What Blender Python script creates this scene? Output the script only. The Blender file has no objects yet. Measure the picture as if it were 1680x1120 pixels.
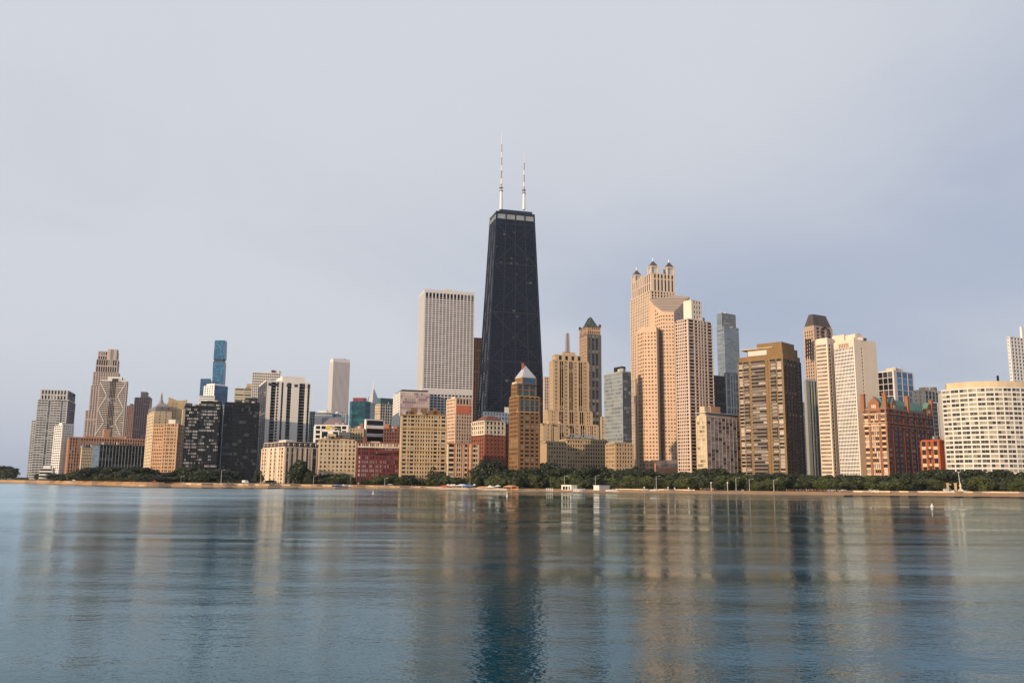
import bpy, math, random
from mathutils import Vector, Matrix
rnd = random.Random(11)
sc = bpy.context.scene
col = sc.collection

# ------------------------------------------------------------------ camera
F_PX, CX, CY = 1420.0, 840.0, 560.0
PITCH, ROLL, CAM_H = math.atan(232 / 1420.0), 0.0088, 6.0
Fv = Vector((0, math.cos(PITCH), math.sin(PITCH)))
U0 = Vector((0, -math.sin(PITCH), math.cos(PITCH)))
R0 = Vector((1, 0, 0))
Rv = R0 * math.cos(ROLL) + U0 * math.sin(ROLL)
Uv = U0 * math.cos(ROLL) - R0 * math.sin(ROLL)
cam = bpy.data.cameras.new("camera")
cam.sensor_width = 36.0
cam.lens = 36.0 * F_PX / 1680.0
cam.clip_start = 0.5
cam.clip_end = 90000
cam_ob = bpy.data.objects.new("camera", cam)
M = Matrix((Rv, Uv, -Fv)).transposed().to_4x4()
M.translation = Vector((0, 0, CAM_H))
cam_ob.matrix_world = M
col.objects.link(cam_ob)
sc.camera = cam_ob

# ------------------------------------------------------------------ sun and sky
SUN_AZ = Vector((-0.72, -0.69))           # horizontal direction towards the sun (left and behind the camera)
SUN_AZ.normalize()
SUN_EL = math.radians(13.0)
sun = bpy.data.lights.new("sun", 'SUN')
sun.energy = 5.0
sun.color = (1.0, 0.745, 0.49)
sun.angle = math.radians(0.6)
sun_ob = bpy.data.objects.new("sun", sun)
to_sun = Vector((SUN_AZ.x * math.cos(SUN_EL), SUN_AZ.y * math.cos(SUN_EL), math.sin(SUN_EL)))
sun_ob.rotation_euler = (-to_sun).to_track_quat('-Z', 'Y').to_euler()
sun_ob.location = (-400, -300, 400)
col.objects.link(sun_ob)

world = bpy.data.worlds.new("World")
sc.world = world
world.use_nodes = True
wn, wl = world.node_tree.nodes, world.node_tree.links
wn.clear()
SKYX, SKYY = 27.42, 38.66
def wnode(t, **kw):
    n = wn.new(t)
    for k, v in kw.items():
        if k in n.inputs.keys():
            n.inputs[k].default_value = v
        else:
            setattr(n, k, v)
    return n
sky = wnode('ShaderNodeTexSky', sky_type='NISHITA')
sky.sun_disc = False
sky.sun_elevation = SUN_EL
sky.sun_rotation = math.atan2(SUN_AZ.x, SUN_AZ.y)
sky.dust_density = 2.0
sky_str = wnode('ShaderNodeVectorMath', operation='SCALE')
sky_str.inputs['Scale'].default_value = 0.13
wl.new(sky.outputs[0], sky_str.inputs[0])
tc = wnode('ShaderNodeTexCoord')
sep = wnode('ShaderNodeSeparateXYZ')
wl.new(tc.outputs['Generated'], sep.inputs[0])
# cloud deck: direction projected on a flat layer overhead
zc = wnode('ShaderNodeMath', operation='MAXIMUM'); wl.new(sep.outputs['Z'], zc.inputs[0]); zc.inputs[1].default_value = 0.0
za = wnode('ShaderNodeMath', operation='ADD'); wl.new(zc.outputs[0], za.inputs[0]); za.inputs[1].default_value = 0.22
dx = wnode('ShaderNodeMath', operation='DIVIDE'); wl.new(sep.outputs['X'], dx.inputs[0]); wl.new(za.outputs[0], dx.inputs[1])
dy = wnode('ShaderNodeMath', operation='DIVIDE'); wl.new(sep.outputs['Y'], dy.inputs[0]); wl.new(za.outputs[0], dy.inputs[1])
cmb = wnode('ShaderNodeCombineXYZ'); wl.new(dx.outputs[0], cmb.inputs[0]); wl.new(dy.outputs[0], cmb.inputs[1])
off = wnode('ShaderNodeVectorMath', operation='ADD'); wl.new(cmb.outputs[0], off.inputs[0]); off.inputs[1].default_value = (SKYX, SKYY, 0.0)
nz = wnode('ShaderNodeTexNoise', Scale=0.36, Detail=2.0, Roughness=0.4)
wl.new(off.outputs[0], nz.inputs['Vector'])
nz2 = wnode('ShaderNodeTexNoise', Scale=1.5, Detail=5.0, Roughness=0.5, Distortion=0.6)
wl.new(off.outputs[0], nz2.inputs['Vector'])
mixn = wnode('ShaderNodeMath', operation='MULTIPLY_ADD'); wl.new(nz2.outputs[0], mixn.inputs[0]); mixn.inputs[1].default_value = 0.24; wl.new(nz.outputs[0], mixn.inputs[2])
ramp = wnode('ShaderNodeMapRange', interpolation_type='SMOOTHSTEP')
ramp.inputs['From Min'].default_value = 0.40; ramp.inputs['From Max'].default_value = 0.74
ramp.inputs['To Min'].default_value = 0.34; ramp.inputs['To Max'].default_value = 1.0
wl.new(mixn.outputs[0], ramp.inputs['Value'])
# the cloud veil thins into hazy blue air near the horizon, all round
hz = wnode('ShaderNodeMapRange', interpolation_type='SMOOTHSTEP')
hz.inputs['From Min'].default_value = -0.02; hz.inputs['From Max'].default_value = 0.16
hz.inputs['To Min'].default_value = 0.60; hz.inputs['To Max'].default_value = 1.0
wl.new(sep.outputs['Z'], hz.inputs['Value'])
cl = wnode('ShaderNodeMath', operation='MULTIPLY'); wl.new(ramp.outputs[0], cl.inputs[0]); wl.new(hz.outputs[0], cl.inputs[1])
air = wnode('ShaderNodeMixRGB'); air.inputs[0].default_value = 0.88
wl.new(sky_str.outputs[0], air.inputs[1]); air.inputs[2].default_value = (0.29, 0.365, 0.55, 1)
skymix = wnode('ShaderNodeMixRGB')
wl.new(cl.outputs[0], skymix.inputs[0]); wl.new(air.outputs[0], skymix.inputs[1]); skymix.inputs[2].default_value = (0.645, 0.672, 0.73, 1)
bg = wnode('ShaderNodeBackground', Strength=1.0)
wl.new(skymix.outputs[0], bg.inputs[0])
wo = wnode('ShaderNodeOutputWorld'); wl.new(bg.outputs[0], wo.inputs[0])

vs = sc.view_settings
vs.view_transform = 'Standard'; vs.look = 'None'; vs.exposure = 0.0; vs.gamma = 1.0
sc.cycles.use_denoising = True
sc.cycles.max_bounces = 5
sc.cycles.diffuse_bounces = 2
sc.cycles.glossy_bounces = 3

# ------------------------------------------------------------------ helpers: pixels of the survey photo to places on the ground
def ray(px, py):
    return Fv + Rv * ((px - CX) / F_PX) + Uv * ((CY - py) / F_PX)
def at(px, py, Y):
    r = ray(px, py)
    return Vector((0, 0, CAM_H)) + r * (Y / r.y)
def on_plane(px, py, z=0.0):
    r = ray(px, py)
    return Vector((0, 0, CAM_H)) + r * ((z - CAM_H) / r.z)

# ------------------------------------------------------------------ materials
MATS = {}
def new_mat(name):
    m = bpy.data.materials.new(name); m.use_nodes = True
    return m, m.node_tree.nodes, m.node_tree.links, m.node_tree.nodes['Principled BSDF']

def wall_mat(name, rgb, var=0.24, rough=0.85, scale=0.12, metal=0.0):
    if name in MATS: return MATS[name]
    m, n, l, p = new_mat(name)
    tcn = n.new('ShaderNodeTexCoord'); mp = n.new('ShaderNodeMapping')
    mp.inputs['Scale'].default_value = (1, 1, 0.22)
    l.new(tcn.outputs['Object'], mp.inputs[0])
    t = n.new('ShaderNodeTexNoise'); t.inputs['Scale'].default_value = scale; t.inputs['Detail'].default_value = 6; t.inputs['Roughness'].default_value = 0.65
    l.new(mp.outputs[0], t.inputs[0])
    t2 = n.new('ShaderNodeTexNoise'); t2.inputs['Scale'].default_value = 1.3; t2.inputs['Detail'].default_value = 3
    l.new(tcn.outputs['Object'], t2.inputs[0])
    mp3 = n.new('ShaderNodeMapping'); mp3.inputs['Scale'].default_value = (0.03, 0.03, 0.7); l.new(tcn.outputs['Object'], mp3.inputs[0])
    t3 = n.new('ShaderNodeTexNoise'); t3.inputs['Scale'].default_value = 1.0; t3.inputs['Detail'].default_value = 4; l.new(mp3.outputs[0], t3.inputs[0])
    t2m = n.new('ShaderNodeMath'); t2m.operation = 'ADD'; l.new(t2.outputs[0], t2m.inputs[0]); l.new(t3.outputs[0], t2m.inputs[1])
    t2h = n.new('ShaderNodeMath'); t2h.operation = 'MULTIPLY'; l.new(t2m.outputs[0], t2h.inputs[0]); t2h.inputs[1].default_value = 0.5
    ad = n.new('ShaderNodeMath'); ad.operation = 'ADD'; l.new(t.outputs[0], ad.inputs[0]); l.new(t2h.outputs[0], ad.inputs[1])
    mr = n.new('ShaderNodeMapRange'); mr.inputs['From Min'].default_value = 0.7; mr.inputs['From Max'].default_value = 1.3
    mr.inputs['To Min'].default_value = 1 - var; mr.inputs['To Max'].default_value = 1 + var
    l.new(ad.outputs[0], mr.inputs[0])
    mu = n.new('ShaderNodeVectorMath'); mu.operation = 'SCALE'; mu.inputs[0].default_value = rgb
    l.new(mr.outputs[0], mu.inputs['Scale']); l.new(mu.outputs[0], p.inputs['Base Color'])
    p.inputs['Roughness'].default_value = rough; p.inputs['Metallic'].default_value = metal; p.inputs['Specular IOR Level'].default_value = 0.25
    MATS[name] = m
    return m

def pane_mat(name, dark, light, frac, rough=0.12, ior=1.38):
    if name in MATS: return MATS[name]
    m, n, l, p = new_mat(name)
    a = n.new('ShaderNodeAttribute'); a.attribute_name = 'tone'
    r = n.new('ShaderNodeValToRGB'); r.color_ramp.interpolation = 'LINEAR'
    e = r.color_ramp.elements
    e[0].position = 0.0; e[0].color = (*[c * 0.6 for c in dark], 1)
    e[1].position = 1.0; e[1].color = (*light, 1)
    k = e.new(max(0.02, 1 - frac)); k.color = (*dark, 1)
    k = e.new(min(0.99, max(0.03, 1 - frac * 0.75))); k.color = (*[0.55 * x + 0.45 * y for x, y in zip(dark, light)], 1)
    l.new(a.outputs['Fac'], r.inputs[0]); l.new(r.outputs[0], p.inputs['Base Color'])
    p.inputs['Roughness'].default_value = rough; p.inputs['IOR'].default_value = ior
    MATS[name] = m
    return m

def flat_mat(name, rgb, rough=0.7, metal=0.0):
    return wall_mat(name, rgb, var=0.08, rough=rough, metal=metal)

PD = pane_mat('window_dark', (0.014, 0.013, 0.015), (0.34, 0.32, 0.29), 0.13)
PW = pane_mat('window_warm', (0.028, 0.022, 0.02), (0.42, 0.35, 0.26), 0.2)
PB = pane_mat('window_blinds', (0.03, 0.03, 0.035), (0.58, 0.56, 0.53), 0.55)
PK = pane_mat('window_black', (0.008, 0.009, 0.012), (0.10, 0.11, 0.12), 0.15, 0.08, 1.36)
PBLUE = pane_mat('glass_blue', (0.015, 0.10, 0.24), (0.05, 0.20, 0.36), 0.4, 0.08, 1.6)
PSKY = pane_mat('glass_pale_blue', (0.17, 0.23, 0.28), (0.24, 0.29, 0.32), 0.5, 0.12, 1.6)
PTEAL = pane_mat('glass_teal', (0.005, 0.055, 0.085), (0.01, 0.14, 0.15), 0.4, 0.08, 1.6)
PGREY = pane_mat('glass_grey', (0.07, 0.075, 0.085), (0.25, 0.25, 0.25), 0.3, 0.08, 1.7)
PGREEN = pane_mat('glass_green', (0.10, 0.13, 0.12), (0.45, 0.47, 0.40), 0.5, 0.1, 1.6)
PPINK = pane_mat('glass_pink', (0.34, 0.24, 0.24), (0.55, 0.46, 0.36), 0.5, 0.1, 1.8)

# ------------------------------------------------------------------ mesh collector
class MB:
    def __init__(s): s.v = []; s.f = []; s.m = []; s.t = []; s.mats = []
    def mi(s, mat):
        if mat not in s.mats: s.mats.append(mat)
        return s.mats.index(mat)
    def face(s, pts, mat, tone=0.0):
        b = len(s.v); s.v.extend(pts); s.f.append(tuple(range(b, b + len(pts)))); s.m.append(s.mi(mat)); s.t.append(tone)
    def hexa(s, p, mat, tone=0.0, skip=()):
        b = len(s.v); s.v.extend(p); i = s.mi(mat)
        for k, q in enumerate(((0, 3, 2, 1), (4, 5, 6, 7), (0, 1, 5, 4), (1, 2, 6, 5), (2, 3, 7, 6), (3, 0, 4, 7))):
            if k in skip: continue
            s.f.append(tuple(b + j for j in q)); s.m.append(i); s.t.append(tone)
    def slab(s, P, u, n, u0, u1, z0, z1, n0, n1, mat, tone=0.0):
        """box on a wall: u along the wall, n outwards from it; P is the wall's foot"""
        a, b = P + u * u0, P + u * u1
        pts = []
        for z in (z0, z1):
            for q in (a + n * n1, b + n * n1, b + n * n0, a + n * n0):
                pts.append((q.x, q.y, z))
        s.hexa(pts, mat, tone)
    def box(s, c, sx, sy, z0, z1, mat, rz=0.0):
        ca, sa = math.cos(rz), math.sin(rz); pts = []
        for z in (z0, z1):
            for x, y in ((-sx, -sy), (sx, -sy), (sx, sy), (-sx, sy)):
                x, y = x / 2, y / 2
                pts.append((c[0] + x * ca - y * sa, c[1] + x * sa + y * ca, z))
        s.hexa(pts, mat)
    def prism(s, poly, z0, z1, mat, top=None):
        """poly counter-clockwise seen from above; z1 a number or a function of (x, y)"""
        zf = z1 if callable(z1) else (lambda x, y: z1)
        k = len(poly)
        lo = [(p[0], p[1], z0) for p in poly]; hi = [(p[0], p[1], zf(p[0], p[1])) for p in poly]
        for i in range(k):
            j = (i + 1) % k
            s.face([lo[i], lo[j], hi[j], hi[i]], mat)
        s.face(hi, top or mat)
    def frustum(s, poly, z0, poly2, z1, mat):
        k = len(poly)
        for i in range(k):
            j = (i + 1) % k
            s.face([(*poly[i][:2], z0), (*poly[j][:2], z0), (*poly2[j][:2], z1), (*poly2[i][:2], z1)], mat)
        s.face([(*p[:2], z1) for p in poly2], mat)
    def cone(s, poly, z0, apex, mat):
        k = len(poly)
        for i in range(k):
            j = (i + 1) % k
            s.face([(*poly[i][:2], z0), (*poly[j][:2], z0), tuple(apex)], mat)
    def tube(s, p, q, r0, r1, mat, seg=7):
        p, q = Vector(p), Vector(q); d = (q - p).normalized()
        a = d.orthogonal().normalized(); b = d.cross(a)
        ring = lambda c, r: [tuple(c + (a * math.cos(6.2832 * i / seg) + b * math.sin(6.2832 * i / seg)) * r) for i in range(seg)]
        A, B = ring(p, r0), ring(q, r1)
        for i in range(seg):
            j = (i + 1) % seg
            s.face([A[i], A[j], B[j], B[i]], mat)
        s.face(B, mat); s.face(A[::-1], mat)
    def lathe(s, c, prof, mat, seg=14):
        rings = [[(c[0] + r * math.cos(6.2832 * i / seg), c[1] + r * math.sin(6.2832 * i / seg), z) for i in range(seg)] for r, z in prof]
        for A, B in zip(rings, rings[1:]):
            for i in range(seg):
                j = (i + 1) % seg
                s.face([A[i], A[j], B[j], B[i]], mat)
    def beam(s, p, q, side, n, w, t, mat):
        """bar from p to q, w wide across 'side', t thick along n"""
        p, q = Vector(p), Vector(q); h = side * (w / 2); o = n * t
        pts = [p - h + o, p + h + o, p + h, p - h, q - h + o, q + h + o, q + h, q - h]
        s.hexa([tuple(x) for x in pts], mat)
    def mesh(s, name, org=(0, 0, 0), smooth=False):
        me = bpy.data.meshes.new(name)
        o = org
        me.from_pydata([(v[0] - o[0], v[1] - o[1], v[2] - o[2]) for v in s.v], [], s.f)
        for mt in s.mats: me.materials.append(mt)
        me.polygons.foreach_set('material_index', s.m)
        if any(s.t):
            at_ = me.attributes.new('tone', 'FLOAT', 'FACE'); at_.data.foreach_set('value', s.t)
        if smooth: me.polygons.foreach_set('use_smooth', [True] * len(s.f))
        me.update()
        return me
    def build(s, name, parent=None, kind=None, smooth=False):
        if not s.f: return None
        org = parent.location if parent is not None else (0, 0, 0)
        if parent is not None and parent.parent is not None: org = parent.parent.location
        ob = bpy.data.objects.new(name, s.mesh(name, org, smooth)); col.objects.link(ob)
        if parent is not None: ob.parent = parent
        if kind: ob['kind'] = kind
        return ob

def tag(o, label, cat=None, group=None, kind=None):
    if label: o['label'] = label
    if cat: o['category'] = cat
    if group: o['group'] = group
    if kind: o['kind'] = kind
    return o
def empty(name, loc, label, cat, group=None):
    o = bpy.data.objects.new(name, None); o.location = loc; o.empty_display_size = 2; col.objects.link(o)
    return tag(o, label, cat, group)
def copy_tree(o, parent=None):
    c = o.copy(); col.objects.link(c); c.parent = parent
    for ch in o.children: copy_tree(ch, c)
    return c

# ------------------------------------------------------------------ facades
def U(nb, pw=0.35, end=None):
    """evenly spaced windows: pier, window, pier ... pw is the pier's share of a bay"""
    e = pw if end is None else end
    out = [('s', e)]
    for i in range(nb):
        out += [('w', 1 - pw), ('s', pw if i < nb - 1 else e)]
    return out
def S(txt):
    """'s.3 w1 g2 b3' -> typed bays with their relative widths; 'nx(...)' not needed, use python to repeat"""
    return [(t[0], float(t[1:])) for t in txt.split()]

class Facade:
    def __init__(s, bays=None, fh=3.4, nf=None, sh=0.42, rec=0.45, pane=PD, pier=None, span=None, v0=0.0, v1=1.0, single=False, proud='v', frame=None, jitter=0.02, flush=False, mull=0):
        s.__dict__.update(locals())

WIN_CACHE = {}
def window_mesh(w, h, pane, frame, k):
    key = (round(w, 1), round(h, 1), pane.name, frame.name if frame else '', k)
    if key in WIN_CACHE: return WIN_CACHE[key]
    mb = MB(); f = min(0.12, w * 0.06); tone = (k + 0.5) / 7.0
    mb.face([(f, 0, f), (w - f, 0, f), (w - f, 0, h - f), (f, 0, h - f)], pane, tone)
    fr = frame or flat_mat('window_frame', (0.12, 0.12, 0.12), 0.5)
    X, Z = Vector((1, 0, 0)), Vector((0, -1, 0)); P = Vector((0, 0, 0))
    mb.slab(P, X, Z, 0, w, 0, f, -0.05, 0.08, fr); mb.slab(P, X, Z, 0, w, h - f, h, -0.05, 0.08, fr)
    mb.slab(P, X, Z, 0, f, f, h - f, -0.05, 0.08, fr); mb.slab(P, X, Z, w - f, w, f, h - f, -0.05, 0.08, fr)
    me = mb.mesh('window'); WIN_CACHE[key] = me
    return me

def tone(_tone):
    """blinds come in runs: a window often looks like the one before it"""
    if rnd.random() < 0.45: _tone[0] = 0.02 + 0.98 * rnd.random()
    return min(1.0, max(0.02, _tone[0] + (rnd.random() - .5) * 0.06))
class Building:
    def __init__(s, name, label, cat, loc, group=None):
        s.root = empty(name, loc, label, cat, group)
        s.wall = MB(); s.panes = MB(); s.roof = MB(); s.extra = {}; s.n_single = 0
        s.singles = []; s.pieces = []; s.clutter = not any(k in name for k in ('mansard', 'gabled', 'domed', 'deco', 'golden', 'setback', 'turret', 'chevron', 'hotel', 'garage', 'curved', 'hip_', 'green_roofed', 'brick_apart', 'patchwork', 'stepped'))
    def new(s, name):
        mb = MB(); s.pieces.append((name, mb)); return mb
    def part(s, name):
        if name not in s.extra: s.extra[name] = MB()
        return s.extra[name]
    def face(s, P, u, n, W, z0, z1, f, wall):
        """P: foot of the wall at its left end seen from outside"""
        if f is None:
            return
        if isinstance(f, (list, tuple)):
            for g in f: s.face(P, u, n, W, z0, z1, g, wall)
            return
        H = z1 - z0; a, b = z0 + H * f.v0, z0 + H * f.v1; h = b - a
        pier = f.pier or wall; span = f.span or wall; fsh = f.sh * (.88 if not f.flush else 1)
        if f.bays is None:
            s.wall.slab(P, u, n, 0, W, a, b, -0.05, f.rec, pier); return
        nf = f.nf or max(1, round(h / f.fh)); fh = h / nf
        bays = [(t, w * .84 if t == 's' and w < .8 else w) for t, w in f.bays]
        tot = sum(w for _, w in bays); x = 0.0; xs = []
        for t, w in bays:
            xs.append((t, x, x + w / tot * W)); x += w / tot * W
        rp, rs = (f.rec, f.rec - 0.07) if f.proud == 'v' else (f.rec - 0.07, f.rec)
        if f.flush: rp = rs = 0.0
        else:
            for t, x0, x1 in xs:
                if t == 's': s.wall.slab(P, u, n, x0, x1, a, b, -0.05, rp, pier)
                if t == 'd': s.wall.slab(P, u, n, x0, x1, a, b, -0.05, rp + 0.35, pier)
            runs = []; cur = None
            for t, x0, x1 in xs:
                if t in 'wsd':
                    cur = [x0, x1, t == 'w'] if cur is None else [cur[0], x1, cur[2] or t == 'w']
                else:
                    if cur: runs.append(cur)
                    cur = None
            if cur: runs.append(cur)
            for x0, x1, has in runs:
                if not has: continue
                for k in range(nf):
                    s.wall.slab(P, u, n, x0, x1, a + k * fh, a + k * fh + fh * fsh, -0.05, rs, span)
        row_tone = [[0.02 + 0.98 * rnd.random()] for _ in range(nf)]
        for t, x0, x1 in xs:
            if t in 'sd': continue
            if t == 'g':
                for k in range(nf):
                    za, zb = a + k * fh + 0.12, a + (k + 1) * fh - 0.12
                    q0, q1 = P + u * (x0 + .05) + n * 0.06, P + u * (x1 - .05) + n * 0.06
                    s.panes.face([(q0.x, q0.y, za), (q1.x, q1.y, za), (q1.x, q1.y, zb), (q0.x, q0.y, zb)], f.pane, tone(row_tone[k]))
                continue
            if t == 'b':     # balcony bay: slab, upstand rail and glazing behind
                bal = MB()
                bal.slab(P, u, n, x0, x1, 0, 0.28, 0.0, f.rec + 1.3, span)
                bal.slab(P, u, n, x0, x1, 0.28 + 0.25, 0.28 + 0.80, f.rec + 1.18, f.rec + 1.26, f.frame or span)
                bme = bal.mesh('balcony', (s.root.location.x, s.root.location.y, 0))
                for k in range(nf):
                    o = bpy.data.objects.new('balcony', bme); col.objects.link(o); o.parent = s.root
                    o.location = (0, 0, a + k * fh - s.root.location.z)
            for k in range(nf):
                sh = fsh if t == 'w' else 0.1
                za, zb = a + k * fh + fh * sh, a + (k + 1) * fh
                if f.flush: zb -= fh * 0.18
                m = max(1, f.mull) if t == 'w' else max(1, round((x1 - x0) / 3.2))
                for q in range(m):
                    xa, xb = x0 + (x1 - x0) * q / m + 0.04, x0 + (x1 - x0) * (q + 1) / m - 0.04
                    off = 0.10 + rnd.random() * f.jitter
                    if f.flush: off = 0.05
                    if f.single:
                        s.singles.append((P + u * xa + n * off, u, xb - xa, zb - za, za, f.pane, f.frame)); continue
                    q0, q1 = P + u * xa + n * off, P + u * xb + n * (off + (rnd.random() - .5) * f.jitter)
                    s.panes.face([(q0.x, q0.y, za), (q1.x, q1.y, za), (q1.x, q1.y, zb), (q0.x, q0.y, zb)], f.pane, tone(row_tone[k]))
    def finish(s):
        r = s.root
        if s.singles:
            s.singles.sort(key=lambda q: -(q[2] * q[3]))
            for i, (p, u, w, h, za, pane, frame) in enumerate(s.singles):
                if i < 300:
                    me = window_mesh(w, h, pane, frame, int(rnd.random() * 7))
                    o = bpy.data.objects.new('window', me); col.objects.link(o); o.parent = r
                    o.location = (p.x - r.location.x, p.y - r.location.y, za - r.location.z)
                    o.rotation_euler = (0, 0, math.atan2(u.y, u.x))
                else:
                    q = p + u * w
                    s.panes.face([(p.x, p.y, za), (q.x, q.y, za), (q.x, q.y, za + h), (p.x, p.y, za + h)], pane, 0.02 + 0.98 * rnd.random())
        s.wall.build('wall', r)
        s.panes.build('window_panes', r, 'stuff')
        s.roof.build('roof', r)
        for k, mb in s.extra.items(): mb.build(k, r)
        for k, mb in s.pieces: mb.build(k, r)

class Tier: pass
def V2(p): return Vector((p[0], p[1], 0))
def tier(B, xl, xc, xr, yt, d, a, wall, L=None, R=None, yb=None, z0=2.0, wl=None, wr=None, roof=None, cap=0.8, capout=0.15, capmat=None, ref=None):
    """a box: nearest corner seen at pixel xc, left wall ends at xl, right wall at xr, top at pixel yt, d metres away, left wall turned a degrees"""
    a = math.radians(a)
    C = at(xc, yt, d); zt = C.z
    if yb is not None: z0 = at(xc, yb, d).z
    uL, uR = Vector((-math.cos(a), math.sin(a), 0)), Vector((math.sin(a), math.cos(a), 0))
    def width(px, u):
        r = ray(px, yt); b = Vector((r.x, r.y, 0))
        den = u.x * b.y - u.y * b.x
        return -(C.x * b.y - C.y * b.x) / den
    wL = wl if wl else width(xl, uL)
    wR = wr if wr else width(xr, uR)
    if not 0.5 < wL < 140: wL = 24.0
    if not 0.5 < wR < 140: wR = 24.0
    T = Tier(); T.C, T.uL, T.uR, T.wL, T.wR, T.z0, T.z1 = V2(C), uL, uR, wL, wR, z0, zt
    T.pt = lambda s, t: V2(C) + uL * (wL * s) + uR * (wR * t)
    poly = [T.pt(0, 0), T.pt(0, 1), T.pt(1, 1), T.pt(1, 0)]
    T.poly = poly
    if B is None: return T
    B.wall.prism(poly, z0, zt - 0.01, wall)
    nL, nR = -uR, -uL
    recL = (L[0] if isinstance(L, (list, tuple)) else L).rec if L else 0.0
    recR = (R[0] if isinstance(R, (list, tuple)) else R).rec if R else 0.0
    for q in (L if isinstance(L, (list, tuple)) else [L]):
        if q and q.flush: recL = 0.06
    for q in (R if isinstance(R, (list, tuple)) else [R]):
        if q and q.flush: recR = 0.06
    B.face(T.pt(1, 0), -uL, nL, wL, z0, zt, L, wall)
    B.face(T.pt(0, 0), uR, nR, wR, z0, zt, R, wall)
    # corner post closes the notch between the two walls' relief
    if recL > 0.1 and recR > 0.1:
        pm = (L[0] if isinstance(L, (list, tuple)) else L).pier or wall
        B.wall.prism([T.pt(0, 0) + nL * (recL + .01) + nR * (recR + .01), T.pt(0, 0) + nL * (recL + .01), T.pt(0, 0), T.pt(0, 0) + nR * (recR + .01)], z0, zt - .02, pm)
    if cap:
        e = max(recL, recR) + capout
        pl = [T.pt(0, 0) + nL * e + nR * e, T.pt(0, 1) + nL * e, T.pt(1, 1), T.pt(1, 0) + nR * e]
        B.wall.prism(pl, zt, zt + cap, capmat or wall)
        B.wall.face([(p.x, p.y, zt) for p in reversed(pl)], capmat or wall)
    if B.clutter and cap and yb is None and wL * wR > 200:
        for k in range(rnd.randint(2, 5)):
            s_, t_ = rnd.uniform(.05, .5), rnd.uniform(.05, .85); w_ = rnd.uniform(1.6, 4.5)
            q = T.pt(s_, t_); mt = rnd.choice([wall_mat('unit_grey', (0.30, 0.30, 0.30)), wall_mat('unit_light', (0.5, 0.48, 0.45)), wall_mat('unit_dark', (0.09, 0.09, 0.09))])
            u_ = B.new('rooftop_unit'); h_ = rnd.uniform(1.2, 3.4)
            if rnd.random() < .3: u_.tube((q.x, q.y, zt), (q.x, q.y, zt + h_ + 1.5), w_ * .35, w_ * .35, mt, 9)
            else: u_.box((q.x, q.y), w_ * 1.4, w_, zt + cap * .5, zt + cap + h_, mt, a)
        if rnd.random() < .5:
            q = T.pt(rnd.uniform(.1, .4), rnd.uniform(.1, .8)); B.new('aerial').tube((q.x, q.y, zt), (q.x, q.y, zt + rnd.uniform(4, 9)), .16, .1, wall_mat('mast_grey', (0.25, 0.22, 0.22)), 5)
    return T
def inset(T, e, s0=0.0, s1=1.0, t0=0.0, t1=1.0):
    """rectangle on a tier's plan, shares s along the left wall and t along the right one, pulled in by e metres"""
    es, et = e / T.wL, e / T.wR
    return [T.pt(s0 + es, t0 + et), T.pt(s0 + es, t1 - et), T.pt(s1 - es, t1 - et), T.pt(s1 - es, t0 + et)]
def plant(B, T, mat, items, name='rooftop_plant'):
    """rooftop rooms: (s0, s1, t0, t1, height)"""
    for s0, s1, t0, t1, h in items:
        B.new(name).prism(inset(T, 0, s0, s1, t0, t1), T.z1 - 0.3, T.z1 + h, mat)
def start(name, label, cat, xc, d, group=None):
    p = at(xc, 790, d)
    return Building(name, label, cat, (p.x, p.y, 2.0), group)
GR, GL = 74, -16      # the street grid: left walls face east (74) or, west of the axis, north (-16)

# ================================================================== the setting
def interp(tab, x):
    if x <= tab[0][0]: return tab[0][1]
    for (a, b), (c, d) in zip(tab, tab[1:]):
        if x <= c: return b + (d - b) * (x - a) / (c - a)
    return tab[-1][1]
SHORE = [(-500, 789.0), (-200, 790.0), (0, 791.5), (120, 795.6), (200, 798.6), (240, 800.2), (290, 800.2), (370, 801.2), (460, 801.6), (600, 802.6), (700, 803.7), (840, 806.6), (920, 807.6),
         (1040, 809.3), (1160, 811), (1280, 812.4), (1390, 813.6), (1500, 814.6), (1680, 816.3), (2000, 819)]
TOPZ = [(-500, 4.2), (240, 4.3), (420, 4.0), (600, 3.4), (720, 2.8), (840, 2.0), (1040, 2.3), (1390, 2.3), (1680, 2.6), (2000, 2.8)]
def shore(px):
    p = on_plane(px, interp(SHORE, px) + .16 * math.sin(px * .061) + .10 * math.sin(px * .173 + 1), 0.0)
    return Vector((p.x, p.y, 0))
def inland(px, m, z=None):
    """a point m metres behind the water's edge on the line of sight through px"""
    s = shore(px); r = s.normalized()
    q = s + r * m
    q.z = interp(TOPZ, px) if z is None else z
    return q
def ground_z(px, m):
    zt = interp(TOPZ, px)
    return 0.05 + (zt - 0.05) * min(1.0, max(0.0, m / 34.0)) ** 0.8

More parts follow.
